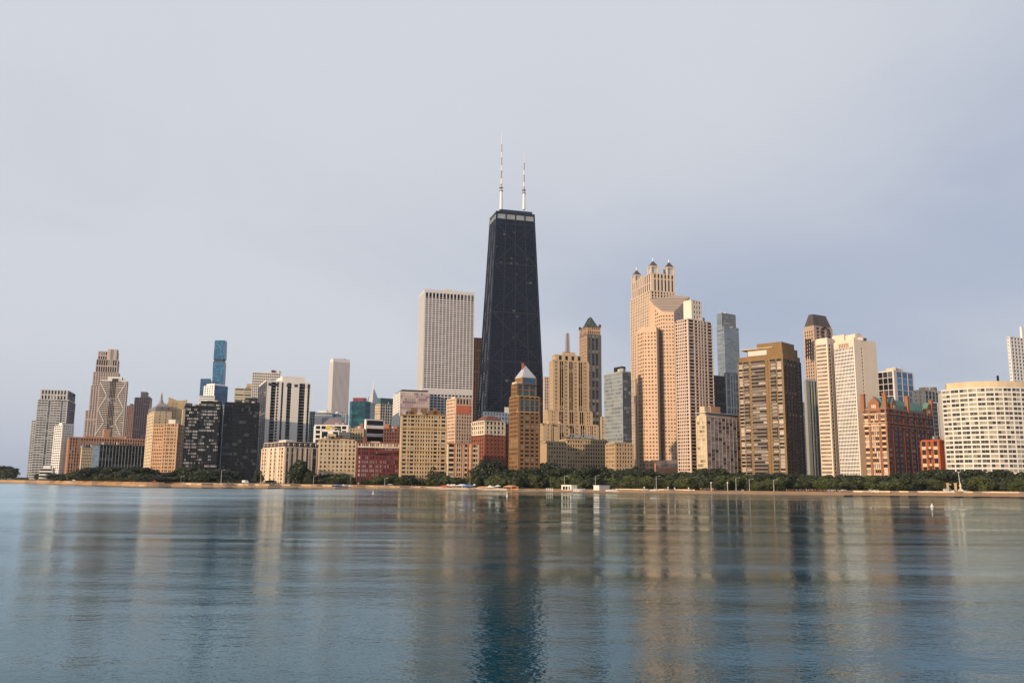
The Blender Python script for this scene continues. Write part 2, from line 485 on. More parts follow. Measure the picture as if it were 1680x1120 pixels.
# lake
def water_mat():
    m, n, l, p = new_mat('lake_water')
    n.remove(p)
    dif = n.new('ShaderNodeBsdfDiffuse'); dif.inputs['Color'].default_value = (0.0, 0.046, 0.068, 1)
    glo = n.new('ShaderNodeBsdfGlossy'); glo.inputs['Color'].default_value = (0.81, 0.945, 1.0, 1)
    fre = n.new('ShaderNodeFresnel'); fre.inputs['IOR'].default_value = 1.33
    mixs = n.new('ShaderNodeMixShader'); l.new(fre.outputs[0], mixs.inputs[0]); l.new(dif.outputs[0], mixs.inputs[1]); l.new(glo.outputs[0], mixs.inputs[2])
    l.new(mixs.outputs[0], n['Material Output'].inputs['Surface'])
    tcn = n.new('ShaderNodeTexCoord')
    def noise(sx, sy, detail, rough, rot=0.0):
        mp = n.new('ShaderNodeMapping'); mp.inputs['Scale'].default_value = (sx, sy, 1); mp.inputs['Rotation'].default_value = (0, 0, rot)
        l.new(tcn.outputs['Object'], mp.inputs[0])
        t = n.new('ShaderNodeTexNoise'); t.inputs['Scale'].default_value = 1.0; t.inputs['Detail'].default_value = detail; t.inputs['Roughness'].default_value = rough
        l.new(mp.outputs[0], t.inputs[0]); return t.outputs[0]
    rip = noise(3.6, 4.6, 2.0, 0.55, 0.3)
    chop = noise(0.7, 1.1, 2.0, 0.5, -0.35)
    swell = noise(0.03, 0.09, 2.0, 0.5, 0.10)
    patch = noise(0.006, 0.035, 3.0, 0.55, 0.04)
    pm = n.new('ShaderNodeMapRange'); pm.inputs['From Min'].default_value = 0.38; pm.inputs['From Max'].default_value = 0.66
    pm.inputs['To Min'].default_value = 0.35; pm.inputs['To Max'].default_value = 1.2; l.new(patch, pm.inputs[0])
    def mul(a, k):
        q = n.new('ShaderNodeMath'); q.operation = 'MULTIPLY'; l.new(a, q.inputs[0])
        if isinstance(k, float): q.inputs[1].default_value = k
        else: l.new(k, q.inputs[1])
        return q.outputs[0]
    def add(a, b):
        q = n.new('ShaderNodeMath'); q.operation = 'ADD'; l.new(a, q.inputs[0]); l.new(b, q.inputs[1]); return q.outputs[0]
    h = add(add(mul(rip, 0.026), mul(chop, 0.042)), mul(swell, 0.33))
    h = mul(h, pm.outputs[0])
    sx = n.new('ShaderNodeSeparateXYZ'); l.new(tcn.outputs['Object'], sx.inputs[0])
    wind = n.new('ShaderNodeMapRange'); wind.interpolation_type = 'SMOOTHSTEP'; wind.inputs['From Min'].default_value = -130; wind.inputs['From Max'].default_value = 5
    wind.inputs['To Min'].default_value = 1.0; wind.inputs['To Max'].default_value = 0.0; l.new(sx.outputs[0], wind.inputs[0])
    br = noise(0.004, 0.022, 4.0, 0.6, 0.05)
    bm = n.new('ShaderNodeMapRange'); bm.interpolation_type = 'SMOOTHSTEP'; bm.inputs['From Min'].default_value = 0.42; bm.inputs['From Max'].default_value = 0.60
    bm.inputs['To Min'].default_value = 0.015; bm.inputs['To Max'].default_value = 0.07; l.new(br, bm.inputs[0])
    rg = n.new('ShaderNodeMath'); rg.operation = 'MULTIPLY_ADD'; l.new(wind.outputs[0], rg.inputs[0]); rg.inputs[1].default_value = 0.17; l.new(bm.outputs[0], rg.inputs[2])
    l.new(rg.outputs[0], glo.inputs['Roughness'])
    bp = n.new('ShaderNodeBump'); bp.inputs['Strength'].default_value = 1.0; bp.inputs['Distance'].default_value = 1.0
    l.new(h, bp.inputs['Height']); l.new(bp.outputs[0], glo.inputs['Normal']); l.new(bp.outputs[0], fre.inputs['Normal'])
    return m
mb = MB(); Wm = water_mat()
mb.face([(-30000, -400, 0), (30000, -400, 0), (30000, 60000, 0), (-30000, 60000, 0)], Wm)
tag(mb.build('lake_water'), 'calm blue-green lake filling the foreground', kind='structure')

def sand_mat(name, c1, c2, wet=True):
    m, n, l, p = new_mat(name)
    tcn = n.new('ShaderNodeTexCoord'); t = n.new('ShaderNodeTexNoise'); t.inputs['Scale'].default_value = 0.12; t.inputs['Detail'].default_value = 8
    l.new(tcn.outputs['Object'], t.inputs[0])
    mx = n.new('ShaderNodeMixRGB'); mx.inputs[1].default_value = (*c1, 1); mx.inputs[2].default_value = (*c2, 1)
    l.new(t.outputs[0], mx.inputs[0]); l.new(mx.outputs[0], p.inputs['Base Color']); p.inputs['Roughness'].default_value = 0.95
    t2 = n.new('ShaderNodeTexNoise'); t2.inputs['Scale'].default_value = 0.9; t2.inputs['Detail'].default_value = 4; l.new(tcn.outputs['Object'], t2.inputs[0])
    bp = n.new('ShaderNodeBump'); bp.inputs['Distance'].default_value = 0.25; bp.inputs['Strength'].default_value = 0.7
    l.new(t2.outputs[0], bp.inputs['Height']); l.new(bp.outputs[0], p.inputs['Normal'])
    return m
SAND = sand_mat('beach_sand', (0.36, 0.195, 0.08), (0.47, 0.27, 0.12))
WETSAND = sand_mat('wet_sand', (0.16, 0.11, 0.07), (0.24, 0.17, 0.11))
GRASS = sand_mat('park_ground', (0.05, 0.07, 0.03), (0.12, 0.11, 0.07))
CONC = wall_mat('promenade_concrete', (0.58, 0.48, 0.36), 0.25, 0.9, 0.2)
DARKC = wall_mat('wet_concrete', (0.07, 0.06, 0.055), 0.3, 0.8, 0.3)

pxs = list(range(-500, 2001, 10))
def strip(rows, mats):
    mb = MB()
    grid = []
    for px in pxs:
        line = []
        for m_, zf in rows:
            q = inland(px, m_); z = zf(px) if callable(zf) else zf
            line.append((q.x, q.y, z))
        grid.append(line)
    for A, B_ in zip(grid, grid[1:]):
        for j in range(len(rows) - 1):
            mb.face([A[j], B_[j], B_[j + 1], A[j + 1]], mats[j])
    return mb
zt = lambda px: interp(TOPZ, px)
tag(strip([(-14, -1.6), (0, 0.03), (6, lambda p: ground_z(p, 6)), (12, lambda p: ground_z(p, 12)), (22, lambda p: ground_z(p, 22)), (34, zt)],
      [WETSAND, WETSAND, SAND, SAND, SAND]).build('beach'), 'long tan sand beach along the shore', kind='structure')
tag(strip([(34, zt), (60, lambda p: zt(p) + .3), (400, lambda p: 3.5), (3000, 3.5), (40000, 3.5)], [GRASS] * 4).build('ground'), 'ground under the city and the shoreline trees', kind='structure')

def wall_along(name, label, p0, p1, m, z0, z1, thick, mat, step=12, kind='structure', cap=None):
    mb = MB(); xs = [p0 + (p1 - p0) * i / step for i in range(step + 1)]
    for a, b in zip(xs, xs[1:]):
        A, B_ = inland(a, m, 0), inland(b, m, 0); C_, D_ = inland(b, m + thick, 0), inland(a, m + thick, 0)
        za = z0(a) if callable(z0) else z0; zb = z1(a) if callable(z1) else z1
        mb.hexa([(q.x, q.y, za) for q in (A, B_, C_, D_)] + [(q.x, q.y, zb) for q in (A, B_, C_, D_)], mat)
    if cap:
        pass
    o = mb.build(name); tag(o, label, kind=kind); return o
def wall_thing(name, label, cat, *a, **k):
    o = wall_along(name, label, *a, **k, kind='thing'); o['category'] = cat; return o
rw = empty('revetment_wall', inland(490, 20, .4), 'long pale concrete revetment of blocks lit by the sun below the red brick apartments', 'sea wall')
rw['kind'] = 'thing'
for k in range(46):
    a_, b_ = 296 + 394 * k / 46 + .12, 296 + 394 * (k + 1) / 46 - .12
    m_ = 20 + rnd.uniform(-.5, .5); A, B_ = inland(a_, m_, 0), inland(b_, m_, 0); C_, D_ = inland(b_, 29, 0), inland(a_, 29, 0); zb = zt(a_) - .55 + rnd.uniform(-.22, .22)
    mb = MB(); mb.hexa([(q.x, q.y, .4) for q in (A, B_, C_, D_)] + [(q.x, q.y, zb) for q in (A, B_, C_, D_)], rnd.choice([CONC, wall_mat('promenade_concrete_grey', (0.46, 0.40, 0.32), .3), wall_mat('promenade_concrete_stained', (0.38, 0.30, 0.21), .3)])); mb.build('block', rw)
wall_thing('revetment_step', 'lower concrete step at the foot of the pale revetment', 'sea wall', 300, 684, 15, 0.3, lambda p: zt(p) - 1.9, 5, wall_mat('step_concrete', (0.42, 0.35, 0.28), 0.3), step=40)
wall_thing('breakwater_edge', 'low dark steel edge at the waterline off the black glass towers', 'breakwater', 150, 245, -3, -1, 0.5, 3, DARKC)
wall_thing('breakwater_edge', 'dark wet ledge along the water below the peach hotel with domes', 'breakwater', 270, 520, -1.5, -1, 0.45, 2, DARKC, step=24)
wall_thing('breakwater_edge', 'dark sheet pile edge along the water below the curved white slab', 'breakwater', 1384, 1990, -2, -1, 0.62, 2, DARKC, step=40)
wall_thing('promenade_parapet', 'bright low parapet behind the sand below the curved white slab', 'wall', 1385, 1990, 33, 1.5, lambda p: zt(p) + 0.9, 1.0, CONC, step=40)
wall_thing('promenade_parapet', 'thin pale parapet at the back of the sand below the pink granite tower', 'wall', 1004, 1140, 33, 1.5, lambda p: zt(p) + 0.6, 0.6, CONC, step=16)

# ================================================================== buildings, far to near, west to east
W = wall_mat
LIME = W('limestone', (0.53, 0.44, 0.33)); CREAM = W('cream_stone', (0.56, 0.45, 0.31)); WHITE = W('white_concrete', (0.72, 0.70, 0.66), 0.1)
GREYL = W('light_grey_concrete', (0.50, 0.49, 0.47)); PINKG = W('pinkish_granite', (0.50, 0.41, 0.37)); ORB = W('orange_brick', (0.50, 0.27, 0.16))
PEACH = W('peach_brick', (0.62, 0.40, 0.25)); BLK = W('black_steel', (0.012, 0.012, 0.014), 0.2, 0.45); DGREY = W('dark_grey_metal', (0.045, 0.05, 0.06), 0.2, 0.5)
RED = W('red_brick', (0.155, 0.036, 0.033)); RED2 = W('orange_red_brick', (0.22, 0.08, 0.05)); TAN = W('tan_brick', (0.48, 0.35, 0.205)); BROWN = W('golden_brown_brick', (0.22, 0.122, 0.056))
DBRN = W('dark_brown_stone', (0.10, 0.055, 0.045)); GRN = W('green_copper', (0.11, 0.22, 0.18), 0.2); SLATE = W('slate_grey', (0.16, 0.16, 0.17)); MAST = W('mast_white', (0.75, 0.73, 0.72), 0.05)
BLUEM = W('blue_mullion', (0.10, 0.18, 0.28), 0.1, 0.4); MAUVE = W('mauve_brick', (0.36, 0.24, 0.22)); ZINC = W('zinc_roof', (0.42, 0.43, 0.47), 0.12, 0.45)

# far left: grey luxury tower
B = start('apartment_tower', 'pale grey tower with blue glass side, westernmost high-rise by the lake', 'high-rise', 90, 1250)
b1 = S('s.5 w2 s.3 w2 s.3 w2 s.4 g1.6 s.4 w2 s.3 w2 s.3 w2 s.4 g1.4 s.4 w2 s.5')
T = tier(B, 62, 111, 124, 657, 1250, GL, GREYL, Facade(b1, 3.5, sh=.5, pane=PGREY), Facade(U(6, .15), 3.5, sh=.12, pane=PBLUE, pier=DGREY, span=DGREY), cap=1.2, capout=1.6)
T2 = tier(B, 67, 111, 124, 641, 1255, GL, GREYL, Facade(U(8, .5), nf=2, sh=.3), Facade(U(5, .2), 3.5, sh=.15, pane=PBLUE, pier=DGREY, span=DGREY), yb=658)
tier(B, 52, 63, 70, 690, 1245, GL, GREYL, Facade(U(3, .3), 3.5, sh=.5, pane=PGREY), Facade(U(2, .3), 3.5, sh=.5, pane=PGREY))
B.finish()
B = start('apartment_block', 'slender white block in front of the pale grey lakeside tower', 'apartment block', 100, 1170)
T = tier(B, 90, 103, 122, 698, 1170, 40, WHITE, Facade(U(4, .3), 3.2, sh=.5, pane=PGREY), Facade(U(5, .5), 3.2, sh=.6, pane=PGREEN))
plant(B, T, WHITE, [(.1, .5, .0, .3, 4), (.0, .5, .5, .9, 3)]); B.finish()
B = start('parking_garage', 'low white garage with dark open decks beside the orange brick mart', 'garage', 78, 1100)
tier(B, 65, 86, 90, 769, 1100, GL, WHITE, Facade(S('s.1 w5 s.1'), nf=4, sh=.55, pane=PK, proud='h'), Facade(U(2, .2), nf=4, sh=.55, pane=PK))
T = tier(B, 71, 83, 86, 764, 1108, GL, WHITE, None, None, yb=770, cap=.4); B.finish()
B = start('parking_garage', 'thin dark building edge at the foot of the pale grey tower', 'building', 47, 1270)
tier(B, 45.5, 48, 50, 761, 1270, GL, DGREY, Facade(U(1, .3), 3.5, pane=PK), None); B.finish()

# orange mart and its neighbours
B = start('brick_mart', 'broad orange brick mart building with vertical piers behind the dark glass block', 'building', 110, 1150)
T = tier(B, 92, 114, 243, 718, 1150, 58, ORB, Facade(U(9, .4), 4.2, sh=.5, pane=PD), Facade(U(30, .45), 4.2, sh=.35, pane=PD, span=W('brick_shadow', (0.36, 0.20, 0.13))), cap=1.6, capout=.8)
plant(B, T, ORB, [(.1, .4, .42, .50, 13), (.2, .6, .2, .75, 3.2), (.1, .4, .66, .70, 6)]); B.finish()
B = start('apartment_block', 'small cream block with dotted windows at the orange mart front', 'building', 143, 1120)
tier(B, 133, 134.5, 155, 735, 1120, 60, CREAM, None, Facade(U(7, .55), 3.9, sh=.5, pane=PK)); B.finish()
B = start('glass_office_block', 'dark low glass office block with thin light fins beside the domed hotel', 'office block', 164, 1060)
T = tier(B, 153, 164, 243, 730, 1060, 50, DGREY, Facade(U(8, .12), 3.9, sh=.2, pane=PSKY, pier=BLUEM, span=BLUEM), Facade(U(15, .12), 3.9, sh=.14, pane=PK, pier=GREYL, span=DGREY, rec=.6), cap=1.0)
B.finish()

# granite setback tower, X-braced tower, mauve towers
B = start('setback_tower', 'stepped pinkish granite tower rising behind the white X-braced tower', 'skyscraper', 170, 1700)
fN = lambda n, fh=3.9: Facade(U(n, .42), fh, sh=.42, pane=PD)
tier(B, 140, 196, 201, 675, 1700, GL, PINKG, fN(12), fN(3))
tier(B, 149, 196, 200, 634, 1704, GL, PINKG, fN(11), fN(3), yb=676)
tier(B, 153, 194, 197, 612, 1708, GL, PINKG, fN(10), fN(3), yb=635)
tier(B, 158, 193, 196, 591, 1712, GL, PINKG, Facade(U(9, .35), nf=2, sh=.2, pane=PD), fN(3), yb=613)
tier(B, 161, 192, 195, 578, 1716, GL, PINKG, Facade(U(8, .4), nf=2, sh=.25, pane=PD), fN(2), yb=592, cap=1.5)
tier(B, 177, 192, 195, 574, 1714, GL, PINKG, Facade(S('s2 w2 s2'), nf=1, sh=.4, pane=PD), None, yb=612, cap=1.2); B.finish()
B = start('braced_tower', 'cream concrete tower with white zigzag X bracing on its front', 'skyscraper', 190, 1450)
xb = S('s.3 w1 s.2 w1 s.2 w1 s.2 w1 s.2 w1 s.2 w1 s.2 g1 s.12 g1 s.12 g1 s.12 g1 s.2 w1 s.2 w1 s.2 w1 s.2 w1 s.2 w1 s.2 w1 s.3')
CR2 = W('concrete_cream', (0.58, 0.49, 0.43))
T = tier(B, 164, 208, 210.5, 626, 1450, GL, CR2, Facade(xb, 3.1, sh=.45, pane=PD), Facade(U(3, .4), 3.1, pane=PD), cap=2.2, capmat=WHITE)
nL = -T.uR
hgt = T.z1 - at(208, 712, 1450).z
for side in (0, 1):
    zz = [(.02, 0), (.30, 1), (.02, 2), (.27, 3), (-.03, 4)] if not side else [(.97, 0), (.70, 1), (.97, 2), (.68, 3), (.93, 4)]
    for (sa, ia), (sb, ib) in zip(zz, zz[1:]):
        p = T.pt(1 - sa, 0) + nL * .5; q = T.pt(1 - sb, 0) + nL * .5
        br = B.new('brace'); br.beam((p.x, p.y, T.z1 - 3 - ia * hgt / 4), (q.x, q.y, T.z1 - 3 - ib * hgt / 4), Vector((0, 0, 1)), nL, 2.4, .5, WHITE)
plant(B, T, WHITE, [(.2, .72, .1, .9, 8)]); plant(B, T, DGREY, [(.32, .55, -.04, .1, 4.5)], 'louvre'); B.finish()
B = start('apartment_tower', 'dark mauve brick tower with balconies left of the domed hotel', 'high-rise', 235, 1500)
mv = Facade(U(7, .4), 3.2, sh=.4, pane=PD, rec=.8)
T = tier(B, 221, 247, 250, 653, 1500, GL, MAUVE, mv, None); plant(B, T, MAUVE, [(.25, .65, .1, .9, 11)])
tier(B, 208, 220, 223, 666, 1496, GL, MAUVE, Facade(U(4, .4), 3.2, pane=PD, rec=.8), None)
B.finish()

# blue hourglass tower and its podium neighbours
B = start('hourglass_tower', 'slim blue glass tower of two flared frustums, tallest on the left', 'skyscraper', 355, 2100)
def flared(y0, y1, l0, r0, l1, r1, d):
    """glass frustum between pixel rows y0 (foot) and y1 (top) with the given left and right edges"""
    z0, z1 = at((l0 + r0) / 2, y0, d).z, at((l1 + r1) / 2, y1, d).z
    a0, b0, a1, b1 = at(l0, y0, d), at(r0, y0, d), at(l1, y1, d), at(r1, y1, d)
    lo = [(a0.x, d), (b0.x, d), (b0.x - 3, d + 26), (a0.x - 3, d + 26)]; hi = [(a1.x, d), (b1.x, d), (b1.x - 3, d + 26), (a1.x - 3, d + 26)]
    B.wall.frustum(lo, z0, hi, z1, W('blue_tower_frame', (0.05, 0.14, 0.24), .1, .3))
    nf = max(2, round((z1 - z0) / 4.2))
    for k in range(nf):
        for j in range(7):
            q = []
            for (uu, vv) in ((j + .06, k + .08), (j + .94, k + .08), (j + .94, k + .92), (j + .06, k + .92)):
                v = vv / nf; u = uu / 7
                xa = a0.x + (a1.x - a0.x) * v; xb_ = b0.x + (b1.x - b0.x) * v
                q.append((xa + (xb_ - xa) * u, d - .1, z0 + (z1 - z0) * v))
            B.panes.face(q, PBLUE, .02 + .98 * rnd.random())
flared(700, 593, 345.5, 362.5, 349.5, 367.5, 2100)
flared(589, 558, 350.0, 368.0, 352.5, 369.0, 2100)
B.wall.frustum([(at(351, 590, 2104).x, 2104), (at(366, 590, 2104).x, 2104), (at(366, 590, 2104).x, 2122), (at(351, 590, 2104).x, 2122)], at(358, 594, 2104).z, [(at(351, 588, 2104).x, 2104), (at(366, 588, 2104).x, 2104), (at(366, 588, 2104).x, 2122), (at(351, 588, 2104).x, 2122)], at(358, 588, 2104).z, DGREY)
B.finish()
B = start('glass_tower', 'lower blue glass block beside the slim hourglass tower', 'high-rise', 340, 2050)
tier(B, 329, 345, 349, 622, 2050, GL, BLUEM, Facade(U(6, .1), 4, sh=.15, pane=PBLUE), None); B.finish()
B = start('stepped_tower', 'white and blue stepped tower above the black glass slabs', 'high-rise', 352, 1350)
tier(B, 335, 352, 374, 632, 1350, 35, WHITE, Facade(U(4, .55), 3.6, sh=.5, pane=PBLUE), Facade(U(7, .15), 3.6, sh=.15, pane=PBLUE, pier=BLUEM, span=BLUEM))
tier(B, 327, 352, 353, 650, 1340, -8, WHITE, Facade(S('s.2 w6 s.2'), 3.6, sh=.6, pane=PSKY, proud='h'), None)
tier(B, 339, 352, 369, 629, 1356, 35, WHITE, None, None, yb=633, cap=.4)
B.finish()
B = start('office_slab', 'narrow pale blue slab seen between the two groups of black towers', 'office block', 367, 1000)
tier(B, 362, 369, 371, 665, 1000, GL, W('pale_blue_panel', (0.36, 0.42, 0.50)), Facade(U(2, .5), 3.6, pane=PSKY), None); B.finish()

# cream blocks and gridded tower behind the striped tower
B = start('office_block', 'cream office block with glass bands behind the black glass slab', 'office block', 400, 1250)
T = tier(B, 385, 416, 422, 638, 1250, GL, CREAM, Facade(S('s.3 w3 s.2 w3 s.3'), 4, sh=.4, pane=PGREEN, proud='h'), None)
plant(B, T, TAN, [(.1, .38, .1, .8, 7.5)]); B.finish()
B = start('office_block', 'dark low glass box between the black slab and the striped tower', 'office block', 412, 1120)
tier(B, 402, 428, 430, 654, 1120, GL, DGREY, Facade(U(6, .2), 3.8, pane=PK), None); B.finish()
B = start('office_tower', 'white gridded tower with dark rooftop box behind the striped tower', 'office tower', 440, 1200)
T = tier(B, 414, 461, 466, 613, 1200, GL, WHITE, Facade(U(15, .35), 3.6, sh=.38, pane=W('maroon_glass', (0.09, 0.05, 0.055), .3, .3)), None, cap=1)
plant(B, T, DBRN, [(.20, .34, .1, .9, 5)]); B.finish()

# domed hotel
B = start('domed_hotel', 'peach stone hotel with grey domes and a small spire', 'hotel', 254, 900)
T = tier(B, 243, 254, 282, 675, 930, 60, CREAM, Facade(U(4, .6), 3.5, sh=.55, pane=PW), Facade(S('s3 w.7 s3 w.7 s3'), 3.5, sh=.6, pane=PW), cap=.8)
c = T.pt(.45, .45); R_ = min(T.wL, T.wR) * .50
dm = B.new('dome'); zz = T.z1
lay = [(.4, 0), (.6, 3.0), (1.5, 5.8), (3.2, 8.2), (5.4, 9.6), (7.5, 10.2)]
for (e0, h0), (e1, h1) in zip(lay, lay[1:]):
    dm.frustum(inset(T, e0, .0, .95, 0, .95), zz + h0, inset(T, e1, .0, .95, 0, .95), zz + h1, SLATE if h0 < 5 else W('dome_lead', (0.27, 0.26, 0.25)))
sp = B.new('spire'); c2 = T.pt(.4, .5)
sp.lathe(c2, [(3.6, zz + 9.5), (2.6, zz + 12), (1.5, zz + 15), (1.2, zz + 16), (1.2, zz + 18)], W('dome_lead', (0.27, 0.26, 0.25)), 10)
sp.lathe(c2, [(1.3, zz + 18), (1.0, zz + 20), (.5, zz + 21.5), (.05, zz + 23.5)], W('spire_copper', (0.33, 0.20, 0.18)), 8)
c3 = T.pt(1.02, .12); B.new('spire').lathe(c3, [(2.2, zz), (1.8, zz + 6), (.9, zz + 8), (.15, zz + 13)], SLATE, 8)
for t_ in (.3, .7):
    p = T.pt(0, t_); B.new('dormer').slab(V2(p), T.uR, -T.uL, -1.4, 1.4, zz + 1, zz + 5, -3.2, -.4, W('dormer', (0.2, 0.15, 0.14)))
T3 = tier(B, 274, 276, 307, 660, 955, 60, W('ochre_render', (0.62, 0.47, 0.27)), None, Facade(S('s4 w.6 s2 w.6 s9'), 3.8, sh=.62, pane=PW), cap=.01)
p0, p1, p2 = T3.pt(0, 0), T3.pt(0, .45), T3.pt(0, 1)
for (qa, qb, h0, h1) in ((T3.pt(0, .0), T3.pt(0, .5), 6, 2.5), (T3.pt(0, .5), T3.pt(0, 1), 2.5, 4.0)):
    e = T3.uL * 1.2
    B.new('gable').hexa([tuple(qa + Vector((0, 0, T3.z1))), tuple(qb + Vector((0, 0, T3.z1))), tuple(qb + e + Vector((0, 0, T3.z1))), tuple(qa + e + Vector((0, 0, T3.z1))),
             tuple(qa + Vector((0, 0, T3.z1 + h0))), tuple(qb + Vector((0, 0, T3.z1 + h1))), tuple(qb + e + Vector((0, 0, T3.z1 + h1))), tuple(qa + e + Vector((0, 0, T3.z1 + h0)))], W('ochre_render', (0.62, 0.47, 0.27)))
T4 = tier(B, 299, 300, 320, 671, 940, 60, CREAM, None, Facade(S('s1.5 w.8 s3 w.8 s1.5'), 3.5, sh=.6, pane=PW))
B.new('dome').frustum(inset(T4, .6, 0, 1, 0, 1), T4.z1, inset(T4, 3.2, 0, 1, 0, 1), T4.z1 + 7, SLATE)
T5 = tier(B, 251.5, 269.5, 270, 697, 892, -10, PEACH, Facade(U(6, .5), 3.6, sh=.5, pane=PW), None, wr=14)
T6 = tier(B, 269, 292, 303, 696, 884, -10, PEACH, Facade(S('s1 w.8 s1 w.8 s.4 w.8 s1 w.8 s.4 w.8 s1 w.8 s1'), 3.6, sh=.5, pane=PW), Facade(U(3, .5), 3.6, sh=.5, pane=PW))
plant(B, T6, WHITE, [(.35, .85, .3, .9, 5.5)]); B.finish()

# black glass slabs
MIES = Facade(U(15, .14), 3.05, sh=.16, pane=PB, pier=BLK, span=BLK, rec=.35)
def mies(name, label, xl, xc, xr, yt, d, nb, pane, single, group):
    B = start(name, label, 'office tower', xc, d, group)
    bays = []
    for i in range(nb): bays += [('s' if i % 4 else 'd', .14), ('w', .86)]
    bays.append(('d', .14))
    sh_ = .42 if pane is PB else .18
    T = tier(B, xl, xc, xr, yt, d, GL, BLK, Facade(bays, 3.05, sh=sh_, pane=pane, pier=BLK, span=BLK, rec=.35), Facade(U(6, .2), 3.05, sh=.2, pane=PK, pier=BLK, span=BLK, rec=.35), cap=2.5, capmat=BLK)
    plant(B, T, BLK, [(.3, .7, .2, .8, 4)]); B.finish()
mies('glass_slab_tower', 'black steel tower with white blinds next to the peach domed hotel', 305, 329, 333, 670, 860, 9, PB, False, 'black steel and glass towers')
mies('glass_slab_tower', 'black steel tower with rows of white blinds, second from the domed hotel', 328.5, 362, 366, 663, 835, 13, PB, False, 'black steel and glass towers')
mies('glass_slab_tower', 'widest black glass tower, nearly all windows dark, beside the striped tower', 368, 425, 431, 665, 850, 20, PK, False, 'black steel and glass towers')

# striped white and black tower
B = start('striped_tower', 'white tower with broad black vertical window stripes', 'high-rise', 440, 900)
WP = W('white_pier', (0.72, 0.68, 0.63), .08)
st = S('s1.6 g1.5 s.5 g1.0 s.9 g.8 s.9 g.8 s1.7 g1.7 s1.3 g1.3 s1.9')
st = S('s1.5 g1.7 s.35 w.7 s.9 g.7 s1.3 g1.5 s1.5 g.0001 s1.2 g2.1 s.9 g.8 s.3')
T = tier(B, 425, 438, 510, 626, 900, 66, WP, Facade(U(4, .25), 3.1, sh=.3, pane=PW, pier=DGREY, span=DGREY), Facade(st, 3.1, sh=.3, pane=PK, pier=WP, rec=1.2), cap=1.5, capout=.3)
for s0, s1, t0, t1, h in [(.0, .9, .34, .86, 7)]:
    B.wall.prism(inset(T, 0, s0, s1, t0, t1), T.z1, T.z1 + h, WP)
for t0, t1 in ((.03, .12), (.18, .26), (.44, .52), (.62, .70), (.80, .86), (.92, .98)):
    B.new('louvre').slab(T.pt(0, t0), T.uR, -T.uL, 0, T.wR * (t1 - t0), T.z1 - 4.2, T.z1 - 1.2, 1.0, 1.28, DGREY)
B.finish()

# mansard apartment house, red and white
B = start('mansard_apartments', 'red and cream apartment house with dark mansard roof beside a big tree', 'apartment block', 467, 770)
PKB = W('pink_brick', (0.50, 0.25, 0.17)); CRM = W('cream_trim', (0.66, 0.56, 0.44))
T = tier(B, 430.5, 468, 523, 734, 770, 52, PKB, Facade(S('d.5 w.8 d.5 w.8 d.5 s1.2 d.4 w.7 s1 d.4 w.8 d.4 s1 w.8 d.5 w.9 d.5'), 3.4, sh=.48, pane=PW, pier=CRM, span=W('salmon_brick', (0.60, 0.36, 0.22)), single=True, frame=CRM),
         Facade(S('d.4 w.8 d.4 s.6 w.7 s1.1 w.7 s1.1 w.7 s.7 d.4 w.7 d.4 s.8 d.3 w1.4 d.3 s.6'), 3.4, sh=.5, pane=PW, pier=CRM, span=RED, single=True, frame=CRM), cap=.9, capout=.5, capmat=CRM)
rf = B.part('mansard_roof'); rf.frustum(inset(T, -.2), T.z1 + .9, inset(T, 1.6), T.z1 + 5.0, W('mansard_slate', (0.07, 0.055, 0.06))); rf.prism(inset(T, 1.0), T.z1 + 5.0, T.z1 + 5.5, CRM)
for k in range(6):
    p = T.pt(0, .08 + .165 * k); dr = B.new('dormer'); dr.slab(V2(p), T.uR, -T.uL, 0, 1.6, T.z1 + 1, T.z1 + 4.0, -1.2, .1, CRM); dr.slab(V2(p), T.uR, -T.uL, .35, 1.25, T.z1 + 1.3, T.z1 + 3.4, .08, .14, PK)
for k in range(6):
    p = T.pt(.95 - .16 * k, 0); dr = B.new('dormer'); dr.slab(V2(p), -T.uL, -T.uR, 0, 1.6, T.z1 + 1, T.z1 + 4.0, -1.2, .1, CRM); dr.slab(V2(p), -T.uL, -T.uR, .35, 1.25, T.z1 + 1.3, T.z1 + 3.4, .08, .14, PK)
ck = B.part('rooftop_plant'); ck.prism(inset(T, 0, .2, .5, .15, .45), T.z1 + 5, T.z1 + 7.5, GREYL)
B.finish()

# mid distance jumble behind the low brick row
B = start('glass_block', 'slender teal glass block beside the striped tower', 'office block', 512, 1000)
tier(B, 507, 517, 522, 676, 1000, GL, W('teal_panel', (0.12, 0.2, 0.22)), Facade(U(3, .15), 3.5, sh=.25, pane=PTEAL, pier=GREYL), None); B.finish()
B = start('glass_block', 'pale blue glass offices with a roof dome below the tall pinwheel-grooved white tower'.replace('pinwheel-grooved ', ''), 'office block', 540, 1150)
T = tier(B, 516, 545, 570, 677, 1150, -4, GREYL, Facade(U(8, .2), 3.8, sh=.3, pane=PSKY, pier=BLUEM), Facade(U(5, .2), 3.8, pane=PSKY), wr=20)
tier(B, 544, 568, 572, 680, 1160, -4, GREYL, Facade(U(7, .3), nf=6, sh=.15, pane=PBLUE, pier=GREYL), None)
B.part('roof_dome').lathe(at(553, 675, 1165), [(2.6, at(553, 679, 1165).z), (2.4, at(553, 677, 1165).z), (1.4, at(553, 675.5, 1165).z), (.05, at(553, 675, 1165).z)], WHITE, 12)
plant(B, T, WHITE, [(.3, .8, .1, .9, 3)])
B.finish()
B = start('white_slab_block', 'low white slab with a brown pitched roof in front of pale blue offices', 'office block', 540, 960)
T = tier(B, 517, 562, 566, 685, 960, -4, WHITE, Facade(S('s3 w3 s6'), 3.8, nf=3, sh=.4, pane=PSKY), None, cap=.5); B.finish()
B = start('hip_roofed_block', 'block with brownish hipped roof and a white blank wall in the jumble', 'building', 548, 900)
